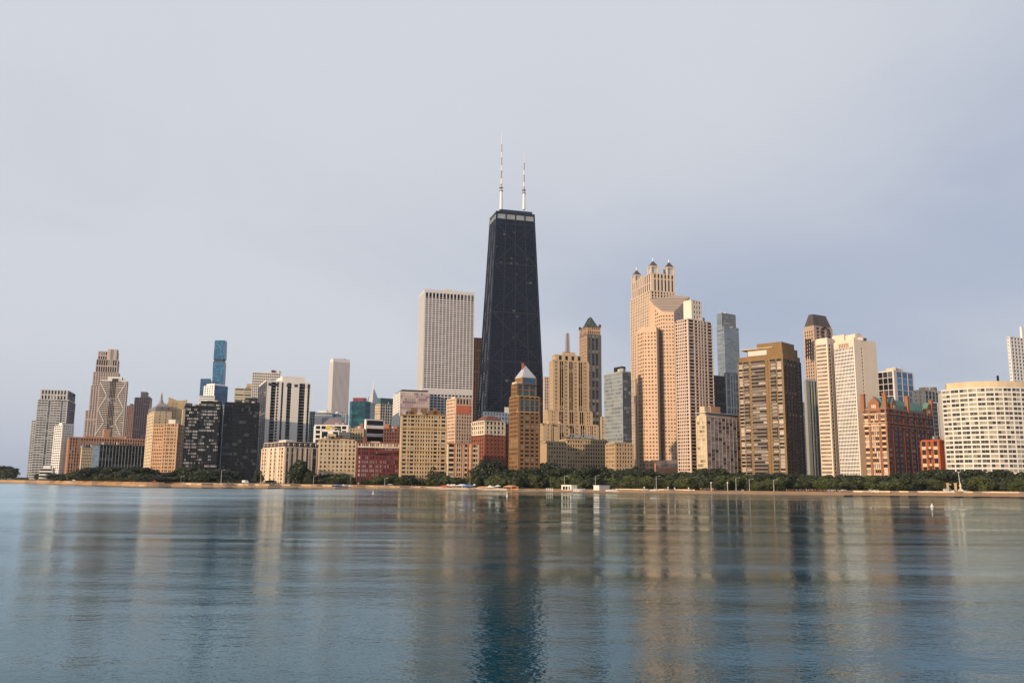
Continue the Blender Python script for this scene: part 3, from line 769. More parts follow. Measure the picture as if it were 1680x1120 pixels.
T = tier(B, 527, 566, 573, 698, 900, -4, W('buff_panel', (0.5, 0.42, 0.36)), None, None, cap=.3)
B.part('hip_roof').frustum(inset(T, 0), T.z1 + .3, inset(T, 6), T.z1 + 7, W('brown_roof', (0.22, 0.17, 0.17))); B.finish()
B = start('corner_block', 'white framed building with dark bays and a yellow sign panel behind the beige row', 'building', 545, 860)
T = tier(B, 515, 572, 575, 699, 860, -4, WHITE, [Facade(S('s1 w2 s.6 w2 s.6 w3 s.6 w3 s.6 w2 s1'), 4.5, sh=.35, pane=PK)], None, cap=1.2)
B.part('sign_panel').slab(T.pt(.65, 0), -T.uL, -T.uR, 0, 8.0, T.z1 - 3.4, T.z1 - .4, .5, .75, W('yellow_panel', (0.55, 0.36, 0.04)))
B.finish()
B = start('dark_glazed_block', 'white fronted block with two large dark windows above the beige row', 'building', 540, 810)
T = tier(B, 527, 556, 575, 708, 810, -4, WHITE, Facade(S('s.4 w3 s2.6 w2.6 s.4'), nf=2, sh=.2, pane=PK), None, wr=14)
tier(B, 556, 574, 577, 710, 806, -4, W('grey_louvre', (0.22, 0.22, 0.22)), Facade(S('s.1 w3 s.1'), 2, sh=.5, pane=PK, proud='h'), None)
tier(B, 537, 551, 553, 712, 800, -4, W('buff_brick', (0.42, 0.33, 0.2)), None, None, cap=.3)
B.finish()

# tall white grooved tower, teal tower, chevron-topped tower, striped pier tower
B = start('white_skyscraper', 'tall pale skyscraper with fine vertical grooves standing far behind', 'skyscraper', 560, 2400)
AON = W('pale_granite', (0.68, 0.64, 0.64), .06)
T = tier(B, 541.5, 547, 574.5, 593, 2400, 62, AON, Facade(U(6, .5), 120, nf=1, sh=.02, pane=W('groove', (0.26, 0.23, 0.24)), rec=1.2), Facade(U(14, .5), 120, nf=1, sh=.02, pane=W('groove', (0.26, 0.23, 0.24)), rec=1.2), cap=9, capout=0)
plant(B, T, GREYL, [(.4, .6, .4, .6, 12)]); B.finish()
B = start('teal_glass_tower', 'deep teal glass tower with chamfered corners and maroon rooftop box', 'high-rise', 590, 1500)
p = lambda px: at(px, 658, 1500)
xs_ = [p(573).x, p(578).x, p(600).x, p(606.5).x]
poly = [(xs_[0], 1508), (xs_[1], 1500), (xs_[2], 1500), (xs_[3], 1508), (xs_[3], 1530), (xs_[0], 1530)]
zt_ = p(590).z
B.wall.prism(poly, 2, zt_, W('teal_frame', (0.01, 0.05, 0.08), .1, .3))
for i in range(3):
    a_, b_ = Vector((*poly[i], 0)), Vector((*poly[i + 1], 0)); u = (b_ - a_).normalized(); n = Vector((u.y, -u.x, 0))
    B.face(a_, u, n, (b_ - a_).length, 2, zt_, Facade(U(3 if i != 1 else 9, .08), 3.8, sh=.12, pane=PTEAL, pier=W('teal_frame', (0.01, 0.05, 0.08)), span=W('teal_frame', (0.01, 0.05, 0.08)), rec=.15), W('teal_frame', (0.01, 0.05, 0.08)))
B.part('rooftop_plant').box((at(589, 655, 1512).x, 1515), 19, 12, zt_ - 1, at(589, 653, 1512).z, W('maroon_panel', (0.22, 0.05, 0.08)))
B.part('rooftop_frame').box((at(589, 654, 1512).x, 1520), 22, 14, zt_ - 1, at(589, 652.5, 1520).z, MAUVE)
B.finish()
B = start('chevron_tower', 'pale grey tower with chevron gabled pyramid top and needle spire', 'skyscraper', 612, 2450)
PRU = W('pale_grey_granite', (0.44, 0.47, 0.52), .06)
T = tier(B, 600.5, 611, 623.5, 661, 2450, 45, PRU, Facade(U(6, .4), 4, sh=.3, pane=PSKY), Facade(U(7, .35), 4, sh=.2, pane=PSKY), cap=0)
pyr = B.part('chevron_roof'); cc = T.pt(.5, .5); zz = T.z1
hT = at(612, 636, 2470).z - zz
for k in range(5):
    e0, e1 = .1 * k, .1 * (k + 1)
    P_ = lambda e: [T.pt(e, e), T.pt(e, 1 - e), T.pt(1 - e, 1 - e), T.pt(1 - e, e)]
    pyr.frustum(P_(e0), zz + hT * k / 5, P_(e1 - .035), zz + hT * (k + 1) / 5 - .6, PRU)
    pyr.frustum(P_(e1 - .035), zz + hT * (k + 1) / 5 - .6, P_(e1), zz + hT * (k + 1) / 5, W('chevron_dark', (0.16, 0.13, 0.14)))
pyr.tube((cc.x, cc.y, zz + hT - 4), (cc.x, cc.y, at(612.7, 624, 2470).z), 2.2, .5, MAST); B.finish()
B = start('office_tower', 'grey green office tower with white vertical ribs and dark cap', 'office tower', 626, 1200)
T = tier(B, 616, 624, 648, 663, 1200, 55, LIME, Facade(U(4, .5), 3.9, sh=.5, pane=PW, pier=CREAM), Facade(S('s.3 w1 s.12 w1 s.35 w1 s.12 w1 s.35 w1 s.12 w1 s.3'), 3.9, sh=.35, pane=PTEAL, pier=WHITE, span=GREYL))
B.part('cap').prism(inset(T, .5, 0, .9, .0, 1), T.z1, at(636, 653, 1205).z, W('teal_cap', (0.06, 0.12, 0.14))); B.finish()
B = start('banded_office', 'small white office block with black window bands behind the red brick block', 'office block', 602, 850)
T = tier(B, 598, 600.5, 630, 689, 850, 60, WHITE, None, Facade(S('s.35 w6 s.15'), nf=8, sh=.45, pane=PK, proud='h'), cap=1.2); B.finish()
B = start('buff_block', 'small buff block with a terracotta chimney behind the beige and red rows', 'building', 590, 830)
T = tier(B, 573, 597, 600, 704, 830, -4, W('buff_brick', (0.42, 0.33, 0.2)), Facade(U(5, .5), 3.6, sh=.5, pane=PW), None)
plant(B, T, W('terracotta', (0.42, 0.15, 0.09)), [(.1, .25, .1, .4, 6), (.5, .62, .1, .4, 3)]); B.finish()
B = start('brown_rowhouse', 'dark brown brick block filling the gap behind the red brick apartments', 'building', 640, 830)
T = tier(B, 629, 657, 660, 704, 830, -4, W('brown_brick', (0.17, 0.075, 0.055)), Facade(U(6, .5), 3.4, pane=PD), None)
plant(B, T, W('terracotta', (0.42, 0.15, 0.09)), [(.7, .95, .1, .5, 5), (.2, .4, .1, .5, 3)]); B.finish()
B = start('pink_glass_hotel', 'hotel with pinkish mirror front and white dotted side left of the white gridded skyscraper', 'hotel', 657, 1000)
T = tier(B, 646, 657, 705, 643, 1000, GR, WHITE, Facade(U(4, .5), 3.3, sh=.5, pane=PK), Facade(U(13, .06), 3.3, sh=.1, pane=PPINK, pier=W('pink_mullion', (0.45, 0.36, 0.36)), span=W('pink_mullion', (0.45, 0.36, 0.36)), rec=.12), cap=.8)
B.part('roof_band').prism(inset(T, 1.0, 0, .9, 0.02, .98), T.z1, T.z1 + 3.2, W('dark_band', (0.06, 0.055, 0.05))); B.finish()

# low front row: beige block, red brick block, taller beige block
B = start('apartment_block', 'ten storey beige brick apartment block beside the red brick apartments', 'apartment block', 526, 755)
T = tier(B, 523, 524.5, 585, 722, 755, 74, TAN, None, Facade(S('s.6 w.9 s.9 w.9 s.9 w.9 s.9 w.9 s.9 w.9 s.9 w.9 s.9 w.9 s.9 w.9 s.9 w.9 s.7'), 3.55, sh=.48, pane=PW, pier=CREAM, span=CREAM, single=True, frame=CREAM), cap=1.3, capout=1.0, capmat=TAN)
B.new('string_course').slab(T.pt(0, 0), T.uR, -T.uL, 0, T.wR, 14.5, 15.1, .4, .75, TAN)
plant(B, T, TAN, [(.1, .5, .06, .3, 2.5), (.1, .4, .55, .7, 2)]); plant(B, T, RED2, [(.1, .3, .42, .52, 3)], 'chimney'); B.finish()
B = start('brick_apartments', 'deep red brick apartments with white trimmed windows and pale top floor', 'apartment block', 588, 750)
T = tier(B, 585.5, 587, 660, 727, 750, 74, RED, None,
    [Facade(S('s.5 w.9 s.8 w.5 s.35 w.5 s.3 w.5 s.3 w.5 s.8 w.5 s.3 w.5 s.3 w.5 s.8 w.5 s.3 w.5 s.8 w.6 s.8 w.5 s.3 w.5 s.8 w.5 s.3 w.5 s.3 w.5 s.8 w.5 s.3 w.5 s.3 w.5 s.7 w.9 s.5'), nf=9, sh=.42, pane=PB, v0=0, v1=.905, frame=WHITE),
     Facade(S('s.5 w.9 s.8 w.5 s.35 w.5 s.3 w.5 s.3 w.5 s.8 w.5 s.3 w.5 s.3 w.5 s.8 w.5 s.3 w.5 s.8 w.6 s.8 w.5 s.3 w.5 s.8 w.5 s.3 w.5 s.3 w.5 s.8 w.5 s.3 w.5 s.3 w.5 s.7 w.9 s.5'), nf=1, sh=.4, pane=PD, v0=.905, v1=1, pier=CRM, span=CRM)], cap=.7, capout=.6, capmat=W('terracotta_cornice', (0.36, 0.15, 0.10)))
bl = B.part('balcony'); bl.slab(T.pt(0, .38), T.uR, -T.uL, 0, T.wR * .27, T.z1 - 9.3, T.z1 - 8.9, .4, 1.6, BLK); bl.slab(T.pt(0, .38), T.uR, -T.uL, 0, T.wR * .27, T.z1 - 8.9, T.z1 - 8.1, 1.5, 1.58, BLK)
plant(B, T, RED2, [(.05, .2, .12, .2, 5), (.1, .3, .75, .8, 3)], 'chimney'); plant(B, T, CREAM, [(.1, .5, .3, .5, 2)]); B.finish()
B = start('apartment_block', 'tall tan brick apartment block with a crowded rooftop terrace', 'apartment block', 660, 735)
bt = S('s.5 w1.1 s.5 w.45 s.35 w1 s.4 w.42 s.35 w.42 s.5 w.42 s.35 w.42 s.5 w.42 s.35 w.42 s.5 w.42 s.35 w1 s.4 w.42 s.5 w1.2 s.5')
T = tier(B, 657, 659, 733.5, 681, 735, 74, TAN, None, Facade(bt, nf=18, sh=.45, pane=PW, pier=W('buff_wall', (0.51, 0.38, 0.23)), span=W('buff_wall', (0.51, 0.38, 0.23)), single=True, frame=W('frame_grey', (0.3, 0.28, 0.24))), cap=1.2, capout=1.1, capmat=W('cornice_ochre', (0.42, 0.27, 0.12)))
for fr in (.19, .51, .68): B.new('string_course').slab(T.pt(0, 0), T.uR, -T.uL, 0, T.wR, T.z1 - (T.z1 - 3) * fr, T.z1 - (T.z1 - 3) * fr + .7, .42, .95, W('cornice_ochre', (0.42, 0.27, 0.12)))
plant(B, T, BROWN, [(.05, .4, .2, .34, 7), (.05, .3, .42, .56, 6.5), (.05, .5, .6, .84, 4.5), (.05, .3, .70, .78, 7)])
plant(B, T, GREYL, [(.02, .2, .33, .45, 2.5)], 'awning'); B.finish()

# white gridded skyscraper left of the black tapered tower
B = start('gridded_skyscraper', 'white skyscraper with regular dark window grid left of the black tapered tower', 'skyscraper', 697, 1030)
WTP = W('grey_marble', (0.55, 0.535, 0.545), .07)
g14 = U(14, .34, .22)
H_ = lambda y: y
T0 = tier(None, 689, 697.5, 778.5, 475, 1030, GR, WTP)
def vf(y): return (at(697.5, y, 1030).z - 2) / (T0.z1 - 2)
def gridf(pw):
    return [Facade(None, v0=vf(479.5), v1=1, rec=.8), Facade(U(14, .36, .24), nf=1, sh=.05, v0=vf(487.5), v1=vf(479.5), pane=PK, rec=.8),
            Facade(U(14, pw, .24), nf=41, sh=.50, v0=vf(637), v1=vf(487.5), pane=PK, rec=.8), Facade(None, v0=vf(646), v1=vf(637), rec=.85), Facade(U(14, .30, .24), nf=32, sh=.42, v0=0, v1=vf(646), pane=PK, rec=.8)]
T = tier(B, 689, 697.5, 778.5, 475, 1030, GR, WTP, [Facade(None, v0=vf(479.5), v1=1, rec=.8), Facade(U(8, .4), nf=41, sh=.45, v0=vf(637), v1=vf(479.5), pane=PGREY, rec=.8), Facade(None, v0=vf(646), v1=vf(637), rec=.85), Facade(U(8, .4), nf=32, sh=.45, v0=0, v1=vf(646), pane=PGREY, rec=.8)], gridf(.28), cap=.6)
plant(B, T, GREYL, [(.1, .4, .40, .57, 3.5)]); B.finish()
B = start('brown_tower', 'dark brown tower slice between the white gridded skyscraper and the black tapered tower', 'office tower', 780, 1150)
tier(B, 770, 772, 795, 555, 1150, GR, DBRN, None, Facade(U(5, .5), 3.6, sh=.4, pane=PK), cap=1.5); B.finish()

# black tapered tower with X bracing and two masts
B = start('tapered_skyscraper', 'tall black tapered skyscraper with X bracing and two white antenna masts', 'skyscraper', 815, 1040)
ALU = W('black_anodised', (0.005, 0.010, 0.024), .15, .5); ALU2 = W('black_anodised_bracing', (0.017, 0.023, 0.040), .12, .5)
HPANE = pane_mat('tower_glass', (0.006, 0.009, 0.018), (0.16, 0.145, 0.12), 0.045, 0.10, 1.36)
th = math.radians(16)
uN, uE = Vector((math.cos(th), math.sin(th), 0)), Vector((-math.sin(th), math.cos(th), 0))
Ct = at(815, 346, 1040); Zt = Ct.z
wNt, wEt, wNb, wEb = 48.5, 31.0, 80.0, 50.0
cen = V2(Ct) + uN * wNt / 2 + uE * wEt / 2
def hp(s, t, v):
    """point on the shaft: s across the north wall, t across the east wall, v height share"""
    wn_, we_ = wNb + (wNt - wNb) * v, wEb + (wEt - wEb) * v
    q = cen + uN * (s - .5) * wn_ + uE * (t - .5) * we_
    return Vector((q.x, q.y, 2 + (Zt - 2) * v))
B.wall.frustum([hp(0, 0, 0), hp(1, 0, 0), hp(1, 1, 0), hp(0, 1, 0)], 2, [hp(0, 0, 1), hp(1, 0, 1), hp(1, 1, 1), hp(0, 1, 1)], Zt, ALU)
NF = 98
for face_, nb in (('N', 4), ('E', 3)):
    pt = (lambda s, v: hp(s, 0, v)) if face_ == 'N' else (lambda s, v: hp(0, 1 - s, v))
    nrm = -uE if face_ == 'N' else -uN
    side = uN if face_ == 'N' else -uE
    for k in range(nb + 1):
        s_ = k / nb
        B.new('column').beam(pt(s_, 0) , pt(s_, 1), side, nrm, 1.9 if k in (0, nb) else 1.3, .75, ALU2)
    ties = [.02, .26, .44, .62, .80, .955]
    for k, v in enumerate(ties):
        B.new('brace').beam(pt(0, v), pt(1, v), Vector((0, 0, 1)), nrm, 1.6, .55, ALU2)
    for va, vb in zip(ties, ties[1:]):
        B.new('brace').beam(pt(0, va), pt(1, vb), Vector((0, 0, 1)), nrm, 1.9, .62, ALU2)
        B.new('brace').beam(pt(1, va), pt(0, vb), Vector((0, 0, 1)), nrm, 1.9, .66, ALU2)
    for k in range(NF):
        v0, v1 = k / NF * .965, (k + 1) / NF * .965
        a_, b_ = pt(0, v0), pt(1, v0)
        B.wall.beam(a_ + Vector((0, 0, .6)), b_ + Vector((0, 0, .6)), Vector((0, 0, 1)), nrm, 1.2, .28, ALU)
        if k in (41, 42, 43, 96, 97): continue
        m = nb * 4
        dark_row = rnd.random() < .55
        for j in range(m):
            s0, s1 = (j + .12) / m, (j + .88) / m
            q = [pt(s0, v0 + (v1 - v0) * .36), pt(s1, v0 + (v1 - v0) * .36), pt(s1, v1), pt(s0, v1)]
            B.panes.face([tuple(x + nrm * .1) for x in q], HPANE, .02 + (.9 if dark_row else .98) * rnd.random() )
    # pale louvred band under the roof
    for k in range(nb):
        s0, s1 = (k + .06) / nb, (k + .94) / nb
        q = [pt(s0, .972), pt(s1, .972), pt(s1, .990), pt(s0, .990)]
        B.new('louvre').face([tuple(x + nrm * .35) for x in q], W('pale_louvre', (0.24, 0.26, 0.28)))
    B.new('parapet').beam(pt(0, .995), pt(1, .995), Vector((0, 0, 1)), nrm, 2.4, .8, ALU2)
B.new('rooftop_plant').prism([hp(.12, .15, 1), hp(.9, .15, 1), hp(.9, .85, 1), hp(.12, .85, 1)], Zt - .2, Zt + 4.5, W('roof_plant_navy', (0.03, 0.04, 0.07)))
B.new('rooftop_plant').prism([hp(.75, .1, 1), hp(.98, .1, 1), hp(.98, .4, 1), hp(.75, .4, 1)], Zt - .2, Zt + 4.0, W('roof_plant_navy', (0.03, 0.04, 0.07)))
def mast(px, ys, dd, bands):
    zs = [at(px, y, dd).z for y in ys]; c = at(px, ys[0], dd)
    mr = B.new('antenna_mast')
    c = (c.x, c.y)
    mr.tube((*c, zs[0]), (*c, zs[1]), 1.9, 1.5, MAST, 10)
    n = bands
    for k in range(n):
        a_, b_ = zs[1] + (zs[2] - zs[1]) * k / n, zs[1] + (zs[2] - zs[1]) * (k + 1) / n
        mr.tube((*c, a_), (*c, b_), .85 - .25 * k / n, .8 - .25 * k / n, (W('mast_red', (0.40, 0.30, 0.28)) if k % 2 == 0 else MAST), 8)
        mr.tube((*c, b_ - .5), (*c, b_), 1.25 - .3 * k / n, 1.25 - .3 * k / n, W('mast_grey', (0.25, 0.22, 0.22)), 8)
    mr.tube((*c, zs[2]), (*c, zs[3]), .5, .22, MAST, 6)
    for z in (zs[1], zs[1] + 4): mr.box(c, 4.6, 4.6, z - .3, z, W('mast_grey', (0.25, 0.22, 0.22)))
mast(822, (344, 313, 238, 216), 1052, 7)
mast(859.5, (344, 317, 268, 250), 1058, 5)
B.finish()

# peach block with a red panel, bow-fronted low block, cream topped red brick, brown tower
B = start('peach_tower', 'peach apartment tower with a plain red panel near its top', 'high-rise', 748, 800)
PCH = W('peach_wall', (0.62, 0.44, 0.33))
T = tier(B, 733, 748, 775, 654, 800, GR - 14, PCH, Facade(U(6, .45), 3.2, sh=.5, pane=PW), [Facade(U(5, .4), nf=1, sh=.3, v0=.92, v1=1, pane=PD), Facade(U(6, .5), 3.2, sh=.45, pane=PD, v0=0, v1=.92)], cap=1.0)
B.part('red_panel').slab(T.pt(0, .02), T.uR, -T.uL, 0, T.wR * .86, at(748, 678, 800).z, at(748, 664.5, 800).z, .35, .62, W('coral_panel', (0.62, 0.17, 0.09)))
B.finish()
B = start('bow_front_block', 'low cream apartment block with rounded bays and red trim beside the tan block', 'apartment block', 736, 715)
T = tier(B, 733.5, 735, 785.5, 728, 715, 74, CREAM, None, Facade(S('s.3 w1.5 s.3 s.3 d.25 w.5 d.1 w.5 d.1 w.5 d.25 s.4 w1.3 s.5 s.3 w.4 s.1 w.8 s.1 w.4 s.4'), 4.0, sh=.4, pane=PD, single=True, frame=CREAM), cap=.8, capout=.5, capmat=W('terracotta', (0.42, 0.15, 0.09)))
for t0 in (.19, .44, .62, .74): B.new('red_pilaster').slab(T.pt(0, t0), T.uR, -T.uL, 0, 1.0, 2, T.z1, .4, .7, W('orange_trim', (0.5, 0.17, 0.07)))
plant(B, T, W('grey_louvre', (0.22, 0.22, 0.22)), [(.1, .4, .3, .45, 2.5), (.1, .4, .55, .7, 3)]); B.finish()
B = start('brick_apartments', 'red brick apartment house with cream top storeys and a brown hipped roof', 'apartment block', 795, 745)
T = tier(B, 774, 795.5, 829, 713, 745, 60, RED2, Facade(U(6, .6), 3.4, sh=.5, pane=PD), Facade(S('s1 w.7 s1 w.7 s1 w.7 s1 w.7 s1 w.7 s1'), 3.4, sh=.5, pane=PD, span=W('brick_mid', (0.36, 0.10, 0.05))), cap=.5)
T2 = tier(B, 774, 795.5, 829, 691, 745, 60, CRM, Facade(U(6, .5), nf=3, sh=.35, pane=PD), Facade(U(5, .5), nf=3, sh=.35, pane=PD), yb=713, cap=.9, capout=.9)
B.part('hip_roof').frustum(inset(T2, 1.5), T2.z1 + .9, inset(T2, 7), T2.z1 + 5.5, W('brown_tile_roof', (0.16, 0.07, 0.045))); B.finish()
B = start('shaded_block', 'dark shaded brick block squeezed beside the golden brown tower', 'building', 834, 760)
tier(B, 826, 828, 842, 696, 775, 60, W('brown_brick', (0.17, 0.075, 0.055)), None, Facade(U(3, .6), 3.4, pane=PK)); B.finish()
B = start('white_roofline_block', 'white low roof storey showing behind the red brick house and brown tower', 'building', 800, 830)
T = tier(B, 792, 793, 838, 676, 830, 65, WHITE, None, Facade(U(9, .45), 4, sh=.4, pane=PSKY), cap=.6)
plant(B, T, WHITE, [(.1, .5, .78, 1, 6)]); B.finish()
B = start('golden_brown_tower', 'golden brown brick tower with silver pyramid roof before the black tapered tower', 'high-rise', 851, 690)
FB = lambda nb, **k: Facade(U(nb, .45), 3.5, sh=.5, pane=PW, **k)
bR = S('s.6 w1.0 s.5 w1.3 s.5 w1.1 s.5 w.9 s.6')
T = tier(B, 836, 851, 886, 676, 690, 68, BROWN, FB(6), Facade(bR, 3.3, sh=.52, pane=PD, single=True, frame=W('brick_frame', (0.25, 0.13, 0.05))), cap=.8, capout=.3, capmat=W('gold_trim', (0.45, 0.29, 0.14)))
T2 = tier(B, 836, 851, 886, 650, 690.5, 62, BROWN, FB(6), [Facade(bR, nf=1, sh=.5, pane=PD, v0=.78, v1=1), Facade(bR, nf=2, sh=.12, pane=PTEAL, v0=0.04, v1=.78)], yb=676, cap=.7, capmat=W('gold_trim', (0.45, 0.29, 0.14)))
T3 = tier(B, 839.5, 848, 880, 629, 693, 62, BROWN, FB(4), Facade(S('s.5 w1 s.6 w1.3 s.5 w1.3 s.5'), nf=2, sh=.2, pane=PTEAL), yb=650, cap=1.6, capmat=CREAM)
T4 = tier(B, 845, 857, 880, 619.5, 694, 62, BROWN, None, Facade(S('s.3 w3 s.3'), nf=1, sh=.22, pane=PBLUE), yb=630, cap=.7, capmat=W('gold_trim', (0.45, 0.29, 0.14)))
a_ = T4.pt(.5, .45); zA = at(862, 598, 700).z
B.part('pyramid_roof').cone(inset(T4, -.2, 0, 1, 0, .96), T4.z1 + .7, (a_.x, a_.y, zA), ZINC)
cp = T4.pt(.55, .36); B.part('chimney').box((cp.x, cp.y), 2.2, 2.2, zA - 3.5, zA + .8, RED2, 1.0); B.part('chimney').box((cp.x, cp.y), 2.7, 2.7, zA + .8, zA + 1.4, RED2, 1.0)
B.finish()

# stepped art deco limestone tower
B = start('deco_tower', 'stepped limestone deco tower with dark window channels and a beacon mast', 'skyscraper', 901, 860)
DEC = W('warm_limestone', (0.45, 0.335, 0.22), .1)
PL = W('deep_channel', (0.10, 0.09, 0.09))
dk = lambda e: S('s%.2f w.32 s.12 w.32 s1.0 d.3 w.42 s.2 w.42 d.3 s1.0 w.3 s.12 w.3 s1.0' % e)
chan = 's.7 w.28 s.1 w.28 s.7 d.14 g.62 s.1 g.62 d.14 s.55 w.28 s.1 w.28 s.55 d.14 g.62 s.1 g.62 d.14 s.55 w.28 s.1 w.28 s.55 d.14 g.62 s.1 g.62 d.14 s.7 w.28 s.1 w.28 s.9'
fl = Facade(U(6, .6), 3.6, sh=.5, pane=PW, rec=.7)
T = tier(B, 902, 908, 966, 592, 870, GR, DEC, fl, Facade(S(chan), 3.7, sh=.45, pane=PD, rec=.8), cap=1.4, capout=.3)
T1 = tier(B, 905, 911, 958, 583, 874, GR, DEC, None, Facade(U(4, .6), nf=1, sh=.3, pane=PD), yb=594, cap=1.2)
T1b = tier(B, 921, 923, 944, 578.5, 880, GR, DEC, None, None, yb=584, cap=.8)
T2 = tier(B, 892.5, 899, 972, 674, 858, GR, DEC, fl, Facade(S('s1.2 w.25 s.6 w.25 s1.0 d.14 g.62 s.1 g.62 d.14 s.55 w.28 s.1 w.28 s.55 d.14 g.62 s.1 g.62 d.14 s.55 w.28 s.1 w.28 s.55 d.14 g.62 s.1 g.62 d.14 s.9 w.28 s.4 w.28 s.9'), 3.7, sh=.5, pane=PD, rec=.8), cap=1.2, capout=.4)
T3 = tier(B, 885.5, 892, 982, 696, 850, GR, DEC, fl, Facade(S('s1.2 w.25 s.8 g.3 s.2 g.3 s1.5 d.14 g.62 s.1 g.62 d.14 s.55 w.28 s.1 w.28 s.55 d.14 g.62 s.1 g.62 d.14 s.55 w.28 s.1 w.28 s.55 d.14 g.62 s.1 g.62 d.14 s.9 w.28 s.5 g.3 s.2 g.3 s.6 w.3 s1'), 3.7, sh=.5, pane=PD, rec=.8), cap=1.2, capout=.4)
bm = B.part('beacon_mast'); c = at(931, 579, 885); zt_ = at(931, 548, 885).z
bm.tube((c.x, c.y, c.z - 2), (c.x, c.y, zt_), 1.0, .8, W('mast_grey', (0.25, 0.22, 0.22)))
for k in range(9):
    z = c.z + 1.5 + (zt_ - c.z - 2) * k / 8; bm.lathe((c.x, c.y), [(2.9 - .1 * k, z - .3), (2.9 - .1 * k, z + .3), (.8, z + .4)], W('mast_rust', (0.35, 0.2, 0.16)), 10)
bm.lathe((c.x, c.y), [(1.0, zt_), (1.2, zt_ + .8), (.1, zt_ + 1.6)], W('mast_grey', (0.25, 0.22, 0.22)), 8)
for px_ in (885, 900, 918):
    c = at(px_, 694.5, 846); B.new('globe_finial').lathe((c.x, c.y), [(.1, c.z - .4), (1.3, c.z + .1), (1.3, c.z + 1.2), (.1, c.z + 1.9)], CREAM, 10)
B.finish()
B = start('pinkish_tower', 'slim pinkish tower edge left of the limestone deco tower', 'high-rise', 896, 980)
tier(B, 891, 893, 906, 619, 980, GR, PINKG, None, Facade(U(4, .5), 3.4, sh=.4, pane=PD)); B.finish()
B = start('shaded_block', 'low dark block in shadow left of the beige hotel wings', 'building', 890, 770)
tier(B, 884, 885, 899, 725, 770, GR, W('brown_brick', (0.17, 0.075, 0.055)), None, Facade(U(3, .6), 3.4, pane=PK)); B.finish()

# dark tower with green pyramid roof
B = start('green_roofed_tower', 'dark tower with green pyramid roof rising behind the deco tower', 'skyscraper', 963, 1010)
TN = W('tan_granite', (0.42, 0.28, 0.19))
T = tier(B, 951, 963, 986, 549, 1010, GR, W('dark_granite', (0.10, 0.10, 0.105)), Facade(U(6, .45), 3.6, sh=.4, pane=PGREY, pier=TN, span=TN), Facade(S('s.5 w.4 s.6 g.7 s.35 g.7 s.4 d.5'), 3.6, sh=.3, pane=pane_mat('tower_grey_glass', (0.03, 0.035, 0.045), (0.2, 0.2, 0.2), .2), pier=W('dark_granite', (0.10, 0.10, 0.105))), cap=1)
T2 = tier(B, 951, 963, 985, 536, 1012, GR, TN, Facade(U(5, .5), 4.5, sh=.3, pane=PD), Facade(U(6, .5), nf=2, sh=.5, pane=PW), yb=549.5, cap=1.2, capout=.4, capmat=W('roof_green', (0.05, 0.085, 0.075)))
a_ = T2.pt(.5, .5); zA = at(969, 521.5, 1030).z
B.part('pyramid_roof').frustum(inset(T2, 2.2), T2.z1 + 1.2, inset(T2, 9.5), zA - .6, W('roof_green', (0.05, 0.085, 0.075))); B.part('finial').tube((a_.x, a_.y, zA - 3), (a_.x, a_.y, zA + 3), .35, .15, W('mast_grey', (0.25, 0.22, 0.22)))
for s_, t_ in ((0, 0), (0, .96), (.96, 0)):
    q = T2.pt(s_, t_); B.new('pinnacle').box((q.x, q.y), 2.4, 2.4, T2.z1, T2.z1 + 3.5, DBRN, .28)
B.finish()
B = start('small_beige_tower', 'sliver of beige building between the dark tower and the glass tower', 'building', 988, 1000)
tier(B, 985, 986, 996, 684, 1000, GR, CREAM, None, Facade(U(2, .5), 3.4, sh=.5, pane=PW)); B.finish()

# the beige hotel with roof sign
B = start('beige_hotel', 'beige ten storey hotel with two lit wings and white script roof sign', 'hotel', 930, 740)
DR = W('hotel_limestone', (0.44, 0.32, 0.195), .1)
hw = lambda nb, **k: Facade(U(nb, .55, .6), 3.5, sh=.45, pane=PW, **k)
T = tier(B, 896.5, 897.5, 930.5, 726, 738, 74, DR, None, Facade(U(7, .5, .6), 3.5, sh=.45, pane=PW, single=True, frame=DR), wl=30, cap=1.4, capout=.9)
Tc = tier(B, 928, 930, 998, 722, 768, 74, DR, None, Facade(S('s.4 ' + 'w.5 s.5 ' * 16 + 's.2'), 3.5, sh=.45, pane=PW), wl=22, cap=1.4, capout=.7)
T2 = tier(B, 993.5, 1009.5, 1039, 728, 732, 68, DR, Facade(U(6, .5), 3.5, sh=.45, pane=PW), Facade(S('s.5 w.5 s.5 w.5 s.5 w.5 s.3 w.5 s.5 w.5 s.5 w.5 s.6'), 3.5, sh=.45, pane=PW, single=True, frame=DR), cap=1.4, capout=.9)
pen = B.part('penthouse'); pen.prism(inset(Tc, 0, .3, .9, .05, .72), Tc.z1, Tc.z1 + 3.5, W('dark_green_roof', (0.10, 0.11, 0.10)))
# script sign on the roof
fc = bpy.data.curves.new('sign_text', 'FONT'); fc.body = 'The Drake'; fc.size = 6.2; fc.shear = 0.28; fc.extrude = .12; fc.offset = .13; fc.space_character = 1.12
to = bpy.data.objects.new('tmp_text', fc); col.objects.link(to)
dg = bpy.context.evaluated_depsgraph_get(); me = bpy.data.meshes.new_from_object(to.evaluated_get(dg)); bpy.data.objects.remove(to)
bb = [v.co.x for v in me.vertices]
sgn = bpy.data.objects.new('sign_lettering', me); col.objects.link(sgn); me.materials.clear(); me.materials.append(W('sign_white', (0.88, 0.87, 0.88), .03))
pA, pB = at(934.5, 719, 748), at(976, 719, 756)
sgn.parent = B.root
sgn.rotation_euler = (math.radians(90), 0, math.atan2(pB.y - pA.y, pB.x - pA.x)); k_ = (pB - pA).length / (max(bb) - min(bb)); sgn.scale = (k_, k_, k_)
sgn.location = (pA.x - B.root.location.x, pA.y - B.root.location.y, at(955, 718.3, 752).z - B.root.location.z)
sf = B.part('sign_frame')
